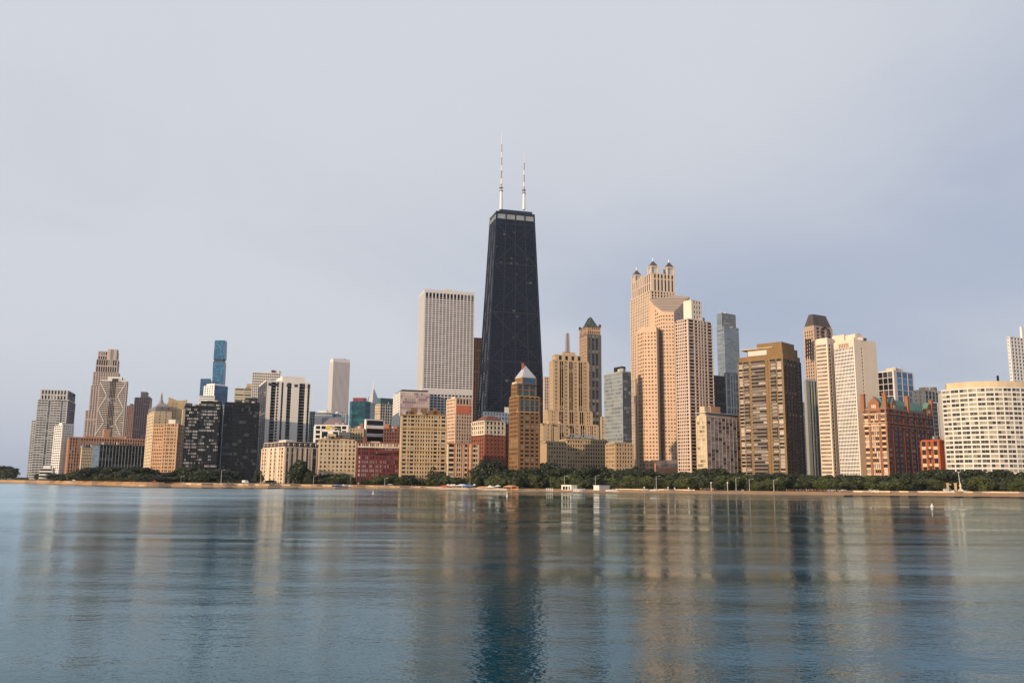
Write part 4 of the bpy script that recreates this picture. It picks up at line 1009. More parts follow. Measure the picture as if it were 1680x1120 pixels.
for k in range(9):
    q = pA + (pB - pA) * (k / 8); sf.tube((q.x, q.y + .4, Tc.z1 - 1), (q.x, q.y + .4, at(955, 713, 752).z), .12, .12, DGREY, 5)
B.finish()

# blue-grey glass tower next to it
B = start('glass_tower', 'grey blue curtain wall tower with black rooftop box beside the dark pyramid-roofed tower', 'office tower', 1021, 900)
GM = W('alum_mullion', (0.40, 0.38, 0.34), .05, .4)
T = tier(B, 991, 1021, 1035, 610, 835, 62, GM, Facade(U(16, .12), 3.7, sh=.22, pane=PSKY, pier=GM, span=W('spandrel_grey', (0.33, 0.34, 0.34), .1, .4), rec=.15), Facade(U(8, .12), 3.7, sh=.2, pane=PGREY, pier=DGREY, span=DGREY, rec=.15), cap=1)
plant(B, T, BLK, [(.1, .5, .1, .6, 6)]); B.finish()

# four-turret tower
B = start('turreted_tower', 'tall pale tower crowned by four lantern turrets with dark pyramid caps', 'skyscraper', 1069, 990)
TUR = W('turret_limestone', (0.60, 0.47, 0.36), .08)
eL = Facade(U(11, .5), 3.5, sh=.35, pane=PGREY, rec=.6); eR = Facade(U(8, .45), 3.5, sh=.3, pane=PD, rec=.6)
d_ = 990
T0 = tier(B, 1034, 1067, 1108, 478, d_, GR, TUR, eL, eR, cap=1.2, capout=.5)
T = tier(B, 1036.5, 1068.5, 1106, 449, d_ + 2, GR, TUR, [Facade(U(9, .45), nf=2, sh=.12, pane=PGREY, rec=.7)], [Facade(S('s.8 w.6 s.6 w.6 s.6 w.6 s.6 w.6 s.6 w.6 s.6 w.6 s.5'), nf=1, sh=.05, v0=0, v1=.70, pane=PTEAL, rec=.9), Facade(S('s.8 w.6 s.6 w.6 s.6 w.6 s.6 w.6 s.6 w.6 s.6 w.6 s.5'), nf=1, sh=.25, v0=.70, v1=1, pane=PK, rec=.9)], yb=478.5, cap=.8, capout=.3)
tl = min(T.wL, T.wR) * .30
for s_, t_ in ((0, 0), (1, 0), (0, 1), (1, 1)):
    o_ = T.pt(s_, t_) + T.uL * (tl * (.5 if s_ == 0 else -.5)) + T.uR * (tl * (.5 if t_ == 0 else -.5))
    sq = lambda r: [o_ - T.uL * r - T.uR * r, o_ - T.uL * r + T.uR * r, o_ + T.uL * r + T.uR * r, o_ + T.uL * r - T.uR * r]
    zb = T.z1; tur = MB(); cap_ = MB()
    tur.prism(sq(tl * .40), zb, zb + 8.5, W('lantern_glass', (0.42, 0.45, 0.47), .05, .2))
    for q in sq(tl * .48): tur.box((q.x, q.y), 1.5, 1.5, zb, zb + 9.5, TUR, .28)
    tur.prism(sq(tl * .52), zb + 8.5, zb + 10, TUR)
    cap_.cone(sq(tl * .50), zb + 10, (o_.x, o_.y, zb + 17.5), W('turret_slate', (0.085, 0.075, 0.09)))
    cap_.tube((o_.x, o_.y, zb + 16.5), (o_.x, o_.y, zb + 20.5), .9, .5, MAST, 6)
    to_ = tur.build('turret', B.root); cap_.build('turret_roof', to_)
# lower west shoulder with ribs
tier(B, 1030, 1042, 1049, 622, d_ - 12, 60, TUR, Facade(U(7, .45), 3.6, sh=.15, pane=PGREY, rec=.5), Facade(U(4, .4), 3.6, sh=.1, pane=PD, rec=.5), cap=1.0)
B.finish()

# pink granite tower of faceted tubes with sloped glass roof
B = start('granite_tower', 'pink granite tower of faceted shafts with a sloping glass roof', 'skyscraper', 1076, 850)
PG = W('pink_granite', (0.62, 0.435, 0.30), .07); PG2 = W('pink_granite_dark', (0.50, 0.26, 0.17), .07)
GW = pane_mat('granite_window', (0.13, 0.085, 0.07), (0.40, 0.28, 0.2), .3, .12, 1.6)
def shaft(pxs_, ds, ztop, z0, facs, roofmat=None):
    """faceted shaft: front corner pixels left to right and their distances"""
    pts = [V2(at(x, 600, dd)) for x, dd in zip(pxs_, ds)]
    back = [pts[-1] + Vector((2, 24, 0)), pts[0] + Vector((2, 24, 0))]
    poly = pts + back
    B.wall.prism([(p.x, p.y) for p in poly], z0, ztop, PG, roofmat)
    zf = ztop if callable(ztop) else (lambda x, y: ztop)
    for i, fac in enumerate(facs):
        if not fac: continue
        nb, fh, wf, hf, vtop = fac
        a_, b_ = pts[i], pts[i + 1]; u = (b_ - a_).normalized(); n = Vector((u.y, -u.x, 0)); L_ = (b_ - a_).length
        fh0 = fh; z = z0 + 2
        while z < max(zf(a_.x, a_.y), zf(b_.x, b_.y)):
            for j in range(nb):
                c = a_ + u * (L_ * (j + .5) / nb); w = L_ / nb * wf
                if z + fh * .9 < min(zf((c + u * w / 2).x, (c + u * w / 2).y), zf((c - u * w / 2).x, (c - u * w / 2).y)) - 1.5:
                    B.panes.slab(c - u * w / 2, u, n, 0, w, z + fh * .25, z + fh * (.25 + hf), 0, .07, GW, .02 + .98 * rnd.random())
            z += fh
zz1 = at(1077, 537, 850).z
shaft([1047, 1057, 1078, 1084], [862, 848, 844, 860], zz1, 2, [(4, 3.7, .55, .55, 1), (4, 3.7, .5, .45, 1), None])
# tall shaft cut by a sloping plane
sx = [1076, 1088, 1107.5, 1134]; sd = [866, 852, 850, 888]
sp_ = [V2(at(x, 600, dd)) for x, dd in zip(sx, sd)]
zlo = at(1095, 512, 851).z
zhi = at(1133, 486.5, 888).z
ax_ = Vector((0.05, 1.0, 0)).normalized()
base_ = sp_[2].dot(ax_); ext_ = sp_[3].dot(ax_) - base_
slope = lambda x, y: min(zhi + 2, zlo + max(0.0, (Vector((x, y, 0)).dot(ax_) - base_)) / ext_ * (zhi - zlo))
SG = W('sloped_glazing', (0.36, 0.27, 0.20), .1, .35)
B.wall.prism([(p.x, p.y) for p in sp_] + [((sp_[3] + Vector((-14, 4, 0))).x, (sp_[3] + Vector((-14, 4, 0))).y), ((sp_[0] + Vector((-3, 18, 0))).x, (sp_[0] + Vector((-3, 18, 0))).y)], 2, slope, PG, SG)
for i, (nb, wf, hf) in enumerate(((4, .55, .55), (4, .5, .42), (5, .55, .55))):
    a_, b_ = sp_[i], sp_[i + 1]; u = (b_ - a_).normalized(); n = Vector((u.y, -u.x, 0)); L_ = (b_ - a_).length
    if i == 2: B.wall.slab(a_, u, n, 0.0, L_ * .02, 2, zlo, 0, .1, PG2)
    z = 4
    while z < zhi:
        for j in range(nb):
            c = a_ + u * (L_ * (j + .5) / nb); w = L_ / nb * wf
            if z + 4 < min(slope((c - u * w / 2).x, (c - u * w / 2).y), slope((c + u * w / 2).x, (c + u * w / 2).y)) - 1.5:
                B.panes.slab(c - u * w / 2, u, n, 0, w, z + 1, z + 1 + 3.7 * hf, 0, .07, GW, .02 + .98 * rnd.random())
        z += 3.7
for k in range(1, 6):
    v = k / 6; za = zlo + (zhi - zlo) * v
    yv = base_ + ext_ * v
    pa, pb = Vector((sp_[1].x + (sp_[0].x - sp_[1].x) * v, 0, 0)), Vector((sp_[2].x + (sp_[3].x - sp_[2].x) * v, 0, 0))
    pa.y = (yv - pa.x * ax_.x) / ax_.y; pb.y = (yv - pb.x * ax_.x) / ax_.y
    B.new('glazing_bar').beam((pa.x, pa.y, za), (pb.x, pb.y, za), Vector((0, 1, .3)), Vector((0, 0, 1)), .5, .35, W('bar_dark', (0.2, 0.15, 0.12)))
# low front shaft with its own slope
lo_ = [V2(at(x, 770, dd)) for x, dd in zip([1074, 1083, 1112, 1116], [800, 785, 788, 805])]
zl0, zl1 = at(1090, 769, 786).z, at(1090, 754, 812).z
b0 = lo_[1].y; sl2 = lambda x, y: zl0 + max(0, min(1, (y - b0) / 22)) * (zl1 - zl0)
B.wall.prism([(p.x, p.y) for p in lo_] + [(lo_[3].x, lo_[3].y + 12), (lo_[0].x, lo_[0].y + 18)], 2, sl2, PG2, W('atrium_glass', (0.12, 0.11, 0.11), .15, .25))
B.finish()

# concrete grid tower
B = start('concrete_tower', 'pinkish concrete grid tower with white windowed penthouse, right of the granite tower', 'high-rise', 1128, 720)
CG = W('pink_concrete', (0.58, 0.45, 0.37), .07)
T = tier(B, 1107.5, 1128, 1167, 524, 720, 56, CG, Facade(S('s.35 w.8 s.4 w.45 s.4 w.45 s.4 w.45 s.4 w.45 s.4 w.8 s.45'), nf=50, sh=.42, pane=PK, rec=.5), Facade(S('s.15 w1.7 s.4 w.9 s.45 w.55 s.45 w.55 s.45 w.8 s.45 w1.5 s.15'), nf=50, sh=.38, pane=pane_mat('deep_window', (0.02, 0.018, 0.018), (0.30, 0.26, 0.22), .3), rec=.9, single=False), cap=.8)
T2 = tier(B, 1121, 1133.5, 1150, 492.5, 728, 56, W('white_penthouse', (0.72, 0.62, 0.52), .06), None, Facade(S('s.8 w.4 s.6 w.4 s.6 w.4 s.5'), nf=4, sh=.55, pane=PK), yb=525, cap=.5)
B.finish()

# grey blue high-rises behind
B = start('slender_glass_tower', 'slender grey blue glass tower in the gap right of the concrete grid tower', 'skyscraper', 1186, 1500)
BG = W('grey_blue_frame', (0.20, 0.23, 0.28), .08, .4)
tier(B, 1176, 1184, 1206.5, 514, 1500, 60, BG, Facade(U(4, .12), 3.9, sh=.2, pane=PSKY), Facade(U(12, .12), 3.9, sh=.2, pane=PGREY, span=W('bronze_span', (0.30, 0.25, 0.24))), cap=1)
tier(B, 1176, 1188, 1211.5, 536, 1494, 60, BG, Facade(U(4, .12), 3.9, sh=.2, pane=PSKY), Facade(U(12, .12), 3.9, sh=.2, pane=PSKY, span=BG), cap=1)
B.finish()
B = start('dark_office_block', 'dark brown glass office block below the slender grey blue tower', 'office block', 1172, 1150)
tier(B, 1166, 1167, 1191, 616, 1150, 60, DBRN, None, Facade(U(8, .15), 3.9, sh=.3, pane=PK, span=W('dkspan', (0.05, 0.05, 0.055)))); B.finish()
B = start('dark_office_block', 'blue grey office block with pale ribs below the slender grey blue tower', 'office block', 1190, 1130)
tier(B, 1188, 1190, 1214, 612, 1120, 60, DGREY, None, Facade(S('s.5 w1.5 s.5 w.8 s.5 w.8 s.3 w2 s.3'), 3.9, sh=.15, pane=PGREY, pier=GREYL)); B.finish()

# patchwork apartment slab
B = start('patchwork_apartments', 'mid-rise apartment slab with patchy curtained windows and rooftop bulkhead', 'apartment block', 1158, 700)
CUR = pane_mat('curtained_window', (0.06, 0.045, 0.04), (0.60, 0.52, 0.46), .82, .3, 1.4)
T = tier(B, 1142, 1158.5, 1214, 684, 700, 52, W('tan_slab', (0.60, 0.44, 0.29)), Facade(S('s.5 w1 s.1 w1 s.1 w1 s.7'), nf=17, sh=.36, pane=pane_mat('pale_green_window', (0.2, 0.2, 0.16), (0.62, 0.60, 0.46), .7, .3, 1.4), single=True, frame=CREAM),
         Facade(S('s.15 ' + 'w1 s.06 ' * 9 + 's.15'), nf=18, sh=.30, pane=CUR, pier=W('mauve_panel', (0.42, 0.33, 0.30)), span=W('mauve_panel', (0.42, 0.33, 0.30)), single=True, frame=W('frame_brown', (0.2, 0.15, 0.12))), cap=1.6, capout=.2)
B.part('roof_glazing').prism(inset(T, 1.4), T.z1 + 1.6, T.z1 + 3.6, W('roof_glass', (0.24, 0.24, 0.25), .1, .2)); B.part('roof_slab').prism(inset(T, -.5), T.z1 + 3.6, T.z1 + 4.2, GREYL)
plant(B, T, CREAM, [(.2, .7, .02, .18, 9)]); plant(B, T, W('peach_bulkhead', (0.55, 0.30, 0.17)), [(.15, .6, .18, .46, 9.5)], 'bulkhead'); B.finish()

# golden brown balcony tower
B = start('balcony_tower', 'broad golden brown tower with balcony columns and a dark shaded side', 'high-rise', 1284, 690)
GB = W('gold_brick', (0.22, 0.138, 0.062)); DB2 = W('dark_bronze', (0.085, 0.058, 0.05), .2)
T = tier(B, 1210.5, 1284, 1313, 588, 690, 43, GB,
    Facade(S('s.25 w.8 s.25 b1.1 s.35 s.3 b2.9 s.3 d.35 s.2 d.35 b1.1 s.3 w.9 s.35'), nf=36, sh=.35, pane=pane_mat('balcony_glazing', (0.03, 0.022, 0.02), (0.52, 0.47, 0.42), .42, .2, 1.5), frame=W('bronze_rail', (0.20, 0.16, 0.13)), span=W('slab_edge', (0.46, 0.38, 0.31)), rec=.6),
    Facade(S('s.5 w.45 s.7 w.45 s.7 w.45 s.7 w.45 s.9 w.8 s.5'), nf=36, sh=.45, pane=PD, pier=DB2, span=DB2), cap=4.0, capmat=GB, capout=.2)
for s0, s1, t0, t1, h in ((.02, .80, .05, .9, 10),):
    B.wall.prism(inset(T, 0, s0, s1, t0, t1), T.z1 + 4, T.z1 + h, GB)
B.part('clerestory').slab(T.pt(.78, .05) , -T.uL, -T.uR, 0, T.wL * .42, T.z1 + 4.6, T.z1 + 8.6, 0, .3, W('clerestory_glass', (0.55, 0.54, 0.5), .05, .2))
B.part('roof_slab').prism(inset(T, 0, .22, .95, .02, .5), T.z1 + 10, T.z1 + 10.7, CREAM)
B.part('penthouse').prism(inset(T, 0, .05, .6, .1, .8), T.z1 + 10, T.z1 + 14.5, GB); B.finish()

# tower with slate mansard cap, right
B = start('mansard_skyscraper', 'tall tan skyscraper with dark slate mansard cap behind the white slabs', 'skyscraper', 1324, 900)
MS = W('tan_pink_stone', (0.44, 0.32, 0.25), .1)
T = tier(B, 1318, 1335, 1365, 536, 905, 60, MS, Facade(U(4, .6), 3.6, sh=.4, pane=PD), Facade(S('s.6 w.6 s.5 w.8 s.5 w.8 s.6'), 3.6, sh=.35, pane=PK), cap=1.5)
B.part('mansard_roof').frustum(inset(T, .6), T.z1 + 1.5, inset(T, 4.2), at(1338, 515, 910).z, W('mansard_dark', (0.085, 0.075, 0.075)))
ef = B.part('steel_frame')
for (px0, y0, px1, y1) in ((1321, 560, 1331, 556), (1321, 566, 1331, 562), (1321, 572, 1331, 568), (1321, 578, 1331, 574), (1321, 584, 1331, 580)):
    a_, b_ = at(px0, y0, 903), at(px1, y1, 900); ef.tube(a_, b_, .7, .7, BLK, 6)
for px0 in (1323, 1326.5, 1330): ef.tube(at(px0, 588, 901), at(px0 - .4, 556, 901), .7, .7, BLK, 6)
arch = B.part('roundel')
for k in range(16):
    aa, ab = 6.2832 * k / 16, 6.2832 * (k + 1) / 16
    m_ = T.pt(0, .55); zc_ = T.z1 - 5; nn = -T.uL
    p_ = m_ + T.uR * math.cos(aa) * 6 + nn * .8; q_ = m_ + T.uR * math.cos(ab) * 6 + nn * .8
    arch.tube((p_.x, p_.y, zc_ + 6 * math.sin(aa)), (q_.x, q_.y, zc_ + 6 * math.sin(ab)), .8, .8, DBRN, 6)
GG = W('grey_green_stone', (0.27, 0.28, 0.25), .1)
T2 = tier(B, 1318, 1321, 1350, 624, 895, 60, GG, None, Facade(S('s1.4 g.7 s.5 g.7 s.5 g.7 s.5 g.7 s.5 g.7 s.8'), 3.6, pane=PK, rec=1.0), cap=1.4, capmat=GREYL)
B.finish()
B = start('sliver_tower', 'thin grey tower sliver between the golden balcony tower and the mansard skyscraper', 'high-rise', 1316, 1100)
tier(B, 1311, 1312, 1322, 660, 1100, 60, GREYL, None, Facade(U(3, .4), 3.4, pane=PD)); B.finish()

# white twin slabs
B = start('white_slab_tower', 'tall cream slab tower with dense window grid and blank side wall', 'high-rise', 1400, 680)
WS = W('cream_concrete', (0.70, 0.58, 0.46), .06)
WR = pane_mat('reddish_window', (0.05, 0.024, 0.024), (0.34, 0.23, 0.2), .25, .15, 1.4)
T = tier(B, 1338, 1356.5, 1369, 556, 690, 50, WS, Facade(S('s.5 ' + 'w.6 s.22 ' * 9 + 's.5'), nf=38, sh=.5, pane=WR, v0=0, v1=.965, rec=.5), Facade(S('s.6 w.9 s2.5'), nf=38, sh=.5, pane=PK, v0=0, v1=.965, rec=.5), cap=1)
B.face(T.pt(1, 0), -T.uL, -T.uR, T.wL, T.z0, T.z1, Facade(None, v0=.965, v1=1, rec=.5), WS); B.face(T.pt(0, 0), T.uR, -T.uL, T.wR, T.z0, T.z1, Facade(None, v0=.965, v1=1, rec=.5), WS)
T2 = tier(B, 1368, 1400.5, 1436, 557.5, 672, 62, WS, [Facade(None, v0=.985, v1=1, rec=.5), Facade(S('s3 w.7 s.4 w.7 s.4 w.7 s.4 w.7 s.4 w.7 s.4 w.7 s3'), nf=1, sh=.1, v0=.955, v1=.985, pane=W('bronze_grille', (0.25, 0.14, 0.08)), rec=.5), Facade(S('s.3 ' + 'w.6 s.35 ' * 13 + 's.2'), nf=40, sh=.32, v0=0, v1=.955, pane=WR, pier=WHITE, span=WHITE, rec=.5)],
          [Facade(S('s3 w.6 s6.4'), nf=40, sh=.55, pane=PK, v0=0, v1=.95, rec=.5), Facade(None, v0=.95, v1=1, rec=.5)], cap=.6)
tier(B, 1365, 1385, 1402, 550, 700, 50, WS, None, None, cap=.6)
plant(B, T2, WS, [(.4, .9, .45, .8, 7), (.1, .4, .1, .4, 3)]); plant(B, T2, W('bronze_grille', (0.25, 0.14, 0.08)), [(.5, .6, .7, .78, 8)], 'vent')
B.finish()

# dark glass condo behind the red brick hotel
B = start('glass_condo', 'dark glass condominium with white frame lines behind the red gabled block', 'high-rise', 1466, 850)
FRW = W('white_frame', (0.60, 0.55, 0.52), .06)
T = tier(B, 1440, 1466, 1497.5, 609, 850, 55, FRW, Facade(S('s.1 w1 s.12 w1 s.12 w1 s.35'), 6.2, sh=.1, pane=PK, rec=.4), Facade(S('s.6 w1 s.12 w1 s.12 w1 s.12'), 6.2, sh=.12, pane=PBLUE, rec=.4), cap=1.2)
plant(B, T, CREAM, [(.1, .6, .1, .5, 4)]); B.finish()

# red gabled block with green roof
B = start('gabled_brick_block', 'orange red brick block with green copper roof, gables and chimneys', 'apartment block', 1453, 640)
RB = W('red_terracotta', (0.30, 0.13, 0.068), .14); RBD = W('red_brick_shade_tone', (0.17, 0.06, 0.04), .14)  # darker brick copy puts the right wall's shade into its colour; also window frames
SH_ = W('sandstone_band', (0.58, 0.44, 0.28))
T = tier(B, 1415.5, 1453, 1529, 671, 640, 48, RB,
    Facade(S('s.4 w1.3 s.5 d.3 s.2 w.5 s.14 w.5 s.14 w.5 s.14 w.5 s.2 d.3 s.5 w1.3 s.4'), nf=15, sh=.42, pane=PB, span=SH_, rec=.5, single=True, frame=RBD),
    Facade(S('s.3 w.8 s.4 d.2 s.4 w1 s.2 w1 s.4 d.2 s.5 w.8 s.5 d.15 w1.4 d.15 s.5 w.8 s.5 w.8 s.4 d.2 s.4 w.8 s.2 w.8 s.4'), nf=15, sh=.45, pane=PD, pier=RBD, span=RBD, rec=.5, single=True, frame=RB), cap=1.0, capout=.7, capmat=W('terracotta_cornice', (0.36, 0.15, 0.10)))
zr = T.z1 + 1.0
rf = B.part('copper_roof'); rf.frustum(inset(T, .8), zr, inset(T, 7.5), zr + 8.5, GRN)
def gable(P, u, n, w, h):
    a_, b_ = P - u * w / 2, P + u * w / 2; gb = MB()
    for off0, off1 in ((-3.5, .55),):
        f_ = [a_ + n * off1, b_ + n * off1]; k_ = [a_ + n * off0, b_ + n * off0]; m1, m0 = P + n * off1, P + n * off0
        gb.face([(f_[0].x, f_[0].y, zr - 2), (f_[1].x, f_[1].y, zr - 2), (f_[1].x, f_[1].y, zr + h * .45), (m1.x, m1.y, zr + h), (f_[0].x, f_[0].y, zr + h * .45)], RB)
        gb.face([(f_[0].x, f_[0].y, zr - 2), (f_[0].x, f_[0].y, zr + h * .45), (k_[0].x, k_[0].y, zr + h * .45), (k_[0].x, k_[0].y, zr - 2)], RB)
        gb.face([(f_[1].x, f_[1].y, zr - 2), (k_[1].x, k_[1].y, zr - 2), (k_[1].x, k_[1].y, zr + h * .45), (f_[1].x, f_[1].y, zr + h * .45)], RB)
        gb.face([(f_[0].x, f_[0].y, zr + h * .45), (m1.x, m1.y, zr + h), (m0.x, m0.y, zr + h), (k_[0].x, k_[0].y, zr + h * .45)], GRN)
        gb.face([(m1.x, m1.y, zr + h), (f_[1].x, f_[1].y, zr + h * .45), (k_[1].x, k_[1].y, zr + h * .45), (m0.x, m0.y, zr + h)], GRN)
    go = gb.build('gable', B.root)
    for dx_ in (-1.2, 0, 1.2): q_ = MB(); q_.slab(P, u, n, dx_ - .4, dx_ + .4, zr + .2, zr + 2.8, .5, .66, CRM); q_.build('gable_window', go)
gable(T.pt(.5, 0), -T.uL, -T.uR, 8, 9); gable(T.pt(0, .16), T.uR, -T.uL, 8, 9); gable(T.pt(0, .92), T.uR, -T.uL, 7.5, 9)
for s_, t_ in ((.97, .0), (.08, .03), (.02, .46), (.02, .99)):
    q = T.pt(s_, t_); ch = B.new('chimney'); ch.box((q.x, q.y), 2.6, 2.6, zr - 2, zr + 10.5, RB, .7); ch.box((q.x, q.y), 3.2, 3.2, zr + 10.5, zr + 11.4, RB, .7)
for fr in (.055, .17, .21, .86):
    z = T.z1 - (T.z1 - 3) * fr
    B.new('string_course').slab(T.pt(1, 0), -T.uL, -T.uR, 0, T.wL, z, z + .6, .4, .95, SH_); B.new('string_course').slab(T.pt(0, 0), T.uR, -T.uL, 0, T.wR, z, z + .6, .4, .95, W('terracotta_cornice', (0.36, 0.15, 0.10)))
B.finish()
B = start('ribbed_tower', 'cream and dark ribbed tower rising behind the red gabled block', 'high-rise', 1518, 760)
T = tier(B, 1496, 1516, 1545, 641, 770, 55, W('cream_rib', (0.62, 0.54, 0.44), .06), Facade(U(2, .8), 3.6, sh=.6, pane=PD), Facade(S('s.3 ' + 'w.7 s.45 ' * 5), 3.6, sh=.12, pane=PK, rec=.6), cap=1.4)
plant(B, T, CREAM, [(.1, .7, .2, .7, 4)])
T2 = tier(B, 1524, 1527, 1549, 661, 748, 55, FRW, None, Facade(S('s.3 w1 s.25 w1 s.3'), 3.6, sh=.1, pane=PK, rec=.5), cap=1.5); B.finish()
B = start('small_brick_house', 'small bright orange red brick apartment house with cream window bays', 'apartment block', 1540, 625)
T = tier(B, 1509.5, 1541, 1553.5, 723, 625, 44, W('bright_brick', (0.38, 0.085, 0.035), .12), Facade(S('s.5 w1.3 s.5 d.2 s.2 w.7 s.2 d.2 s.5 w1.3 s.7'), nf=6, sh=.4, pane=PW, span=SH_, single=True, frame=SH_), None, cap=1.0, capout=.4)
for k in range(5):
    bl = B.new('balcony'); z = T.z0 + (T.z1 - T.z0) / 6 * (k + .9); bl.slab(T.pt(.62, 0), -T.uL, -T.uR, 0, 3.4, z, z + .25, .3, 1.5, BLK); bl.slab(T.pt(.62, 0), -T.uL, -T.uR, 0, 3.4, z + .25, z + 1.1, 1.4, 1.46, BLK)
plant(B, T, RED, [(.2, .5, .1, .4, 1.5)], 'chimney'); plant(B, T, CREAM, [(0, .1, .5, .9, 2)]); B.finish()

# curved white slab and white tower behind it
B = start('curved_apartment_slab', 'long curved white apartment slab with rows of wide windows', 'apartment block', 1640, 610)
CW = W('curved_white', (0.67, 0.635, 0.58), .06); CPAN = pane_mat('curved_window', (0.05, 0.045, 0.04), (0.40, 0.36, 0.28), .55, .12, 1.6)
arc = []
for k in range(15):
    px = 1544.5 + (1745 - 1544.5) * k / 14; t_ = (px - 1648) / 104.0
    arc.append(V2(at(px, 636, 598 + 25 * t_ * t_)))
z1c = at(1640, 636.5, 598).z
poly = [(p.x, p.y) for p in arc] + [(arc[-1].x + 12, arc[-1].y + 22), (arc[7].x + 4, arc[7].y + 24), (arc[0].x + 8, arc[0].y + 22)]
B.wall.prism(poly, 2, z1c, CW)
for a_, b_ in zip(arc, arc[1:]):
    u = (b_ - a_).normalized(); n = Vector((u.y, -u.x, 0))
    B.face(a_, u, n, (b_ - a_).length, 2, z1c, Facade(S('s.08 w.5 s.02 w.5 s.1'), nf=22, sh=.42, pane=CPAN, pier=CW, span=CW, rec=.35, single=True, frame=W('alum_frame', (0.42, 0.40, 0.36))), CW)
    B.wall.slab(a_, u, n, -.05, (b_ - a_).length + .05, z1c, z1c + .9, -1.0, .45, CW)
set_ = [V2(p + (Vector((0, 1, 0)) * 5)) for p in arc[1:]]
B.part('roof_screen').prism([(p.x, p.y) for p in set_] + [(set_[-1].x + 6, set_[-1].y + 12), (set_[6].x, set_[6].y + 14), (set_[0].x + 5, set_[0].y + 12)], z1c - .5, z1c + 5.6, W('ochre_screen', (0.58, 0.46, 0.30)))
vb = at(1637, 620, 606); B.part('vent').box((vb.x, 606), 1.1, 1.1, z1c + 5, at(1637, 616, 606).z, BLK)
B.finish()
B = start('white_tower', 'white gridded tower cropped by the frame behind the curved slab', 'high-rise', 1660, 800)
T = tier(B, 1652, 1656, 1730, 553, 800, 62, WHITE, Facade(U(2, .5), 3.4, sh=.5, pane=PD), Facade(U(14, .45), 3.4, sh=.45, pane=W('maroon_glass', (0.09, 0.05, 0.055))), cap=.8)
plant(B, T, WHITE, [(.1, .8, .28, .9, 12)]); B.finish()

# ================================================================== trees along the shore
def leaf_mat(name, c0, c1):
    m, n, l, p = new_mat(name)
    a = n.new('ShaderNodeAttribute'); a.attribute_name = 'tone'
    oi = n.new('ShaderNodeObjectInfo')
    ad = n.new('ShaderNodeMath'); ad.operation = 'MULTIPLY_ADD'; l.new(oi.outputs['Random'], ad.inputs[0]); ad.inputs[1].default_value = 0.45
    mu = n.new('ShaderNodeMath'); mu.operation = 'MULTIPLY'; l.new(a.outputs['Fac'], mu.inputs[0]); mu.inputs[1].default_value = 0.55
    l.new(mu.outputs[0], ad.inputs[2])
    r = n.new('ShaderNodeMixRGB'); r.inputs[1].default_value = (*c0, 1); r.inputs[2].default_value = (*c1, 1)
    l.new(ad.outputs[0], r.inputs[0]); l.new(r.outputs[0], p.inputs['Base Color']); p.inputs['Roughness'].default_value = 0.6
    return m
LEAF = leaf_mat('leaf_green', (0.024, 0.038, 0.010), (0.085, 0.100, 0.024))
LEAFD = leaf_mat('leaf_dark_green', (0.011, 0.020, 0.007), (0.036, 0.048, 0.014))
BARK = W('bark', (0.09, 0.065, 0.045), .3)
def crown_mesh(seed, mat, tall=1.0, n=4600, size=.058):
    r = random.Random(seed); mb = MB(); lobes = []
    for k in range(24):
        th_, ph = r.random() * 6.283, r.random()
        rr = .66 * math.sqrt(r.random()); z = .28 + .76 * ph * tall
        shrink = 1 - .55 * abs(ph - .35)
        lobes.append((Vector((rr * math.cos(th_) * shrink, rr * math.sin(th_) * shrink, z)), r.uniform(.24, .42) * (1 - .35 * ph), r.random()))
    for k in range(n):
        c, R_, tn = lobes[int(r.random() * len(lobes))]
        d = Vector((r.gauss(0, 1), r.gauss(0, 1), r.gauss(0, 1) * .9 + .25)).normalized()
        p = c + d * R_ * (1 - .45 * r.random() ** 2.2)
        s = size * r.uniform(.6, 1.35)
        nn = (d + Vector((r.gauss(0, .6), r.gauss(0, .6), r.gauss(0, .6)))).normalized()
        a = nn.orthogonal().normalized(); b = nn.cross(a); q = r.random() * 3.14
        a, b = a * math.cos(q) + b * math.sin(q), b * math.cos(q) - a * math.sin(q)
        mb.face([tuple(p - a * s), tuple(p - b * s * .6), tuple(p + a * s), tuple(p + b * s * .6)], mat, .02 + .98 * min(1, max(0, .6 * tn + .4 * r.random())))
    return mb.mesh('crown')
def trunk_mesh(seed):
    r = random.Random(seed); mb = MB()
    mb.tube((0, 0, -.06), (0.01, 0, .42), .045, .032, BARK)
    for k in range(5):
        a = r.random() * 6.28; q = (.32 * math.cos(a), .32 * math.sin(a), r.uniform(.62, .85))
        mb.tube((0.01, 0, .3 + .03 * k), q, .022, .009, BARK, 5)
    return mb.mesh('trunk')
CROWNS = [crown_mesh(100 + k, LEAF, (1.0, .85, 1.15)[k % 3]) for k in range(6)]
CROWND = [crown_mesh(200 + k, LEAFD, (1.0, 1.2, .85)[k % 3]) for k in range(6)]
TRUNKS = [trunk_mesh(k) for k in range(3)]
LAND = [(60, 'grey lakeside tower'), (150, 'orange brick mart'), (243, 'dark low office block'), (300, 'peach domed hotel'), (366, 'towers with white blinds'), (430, 'dark black slab'),
        (523, 'mansard apartments'), (586, 'beige apartment block'), (658, 'red brick apartments'), (734, 'tall tan block'), (786, 'bow-fronted block'), (836, 'cream topped brick house'),
        (888, 'golden brown tower'), (932, 'left hotel wing'), (994, 'hotel centre'), (1040, 'right hotel wing'), (1106, 'pink granite tower'), (1142, 'concrete grid tower'), (1212, 'patchwork apartments'),
        (1316, 'golden balcony tower'), (1366, 'narrow white slab'), (1416, 'broad white slab'), (1455, 'gabled block lit face'), (1512, 'gabled block shaded face'), (1552, 'small brick house'), (1600, 'curved slab left end'), (1645, 'curved slab middle'), (2100, 'curved slab right end')]
def land(px):
    for x, n in LAND:
        if px <= x: return n
ORD = ['first', 'second', 'third', 'fourth', 'fifth', 'sixth', 'seventh', 'eighth', 'ninth', 'tenth', 'eleventh', 'twelfth']
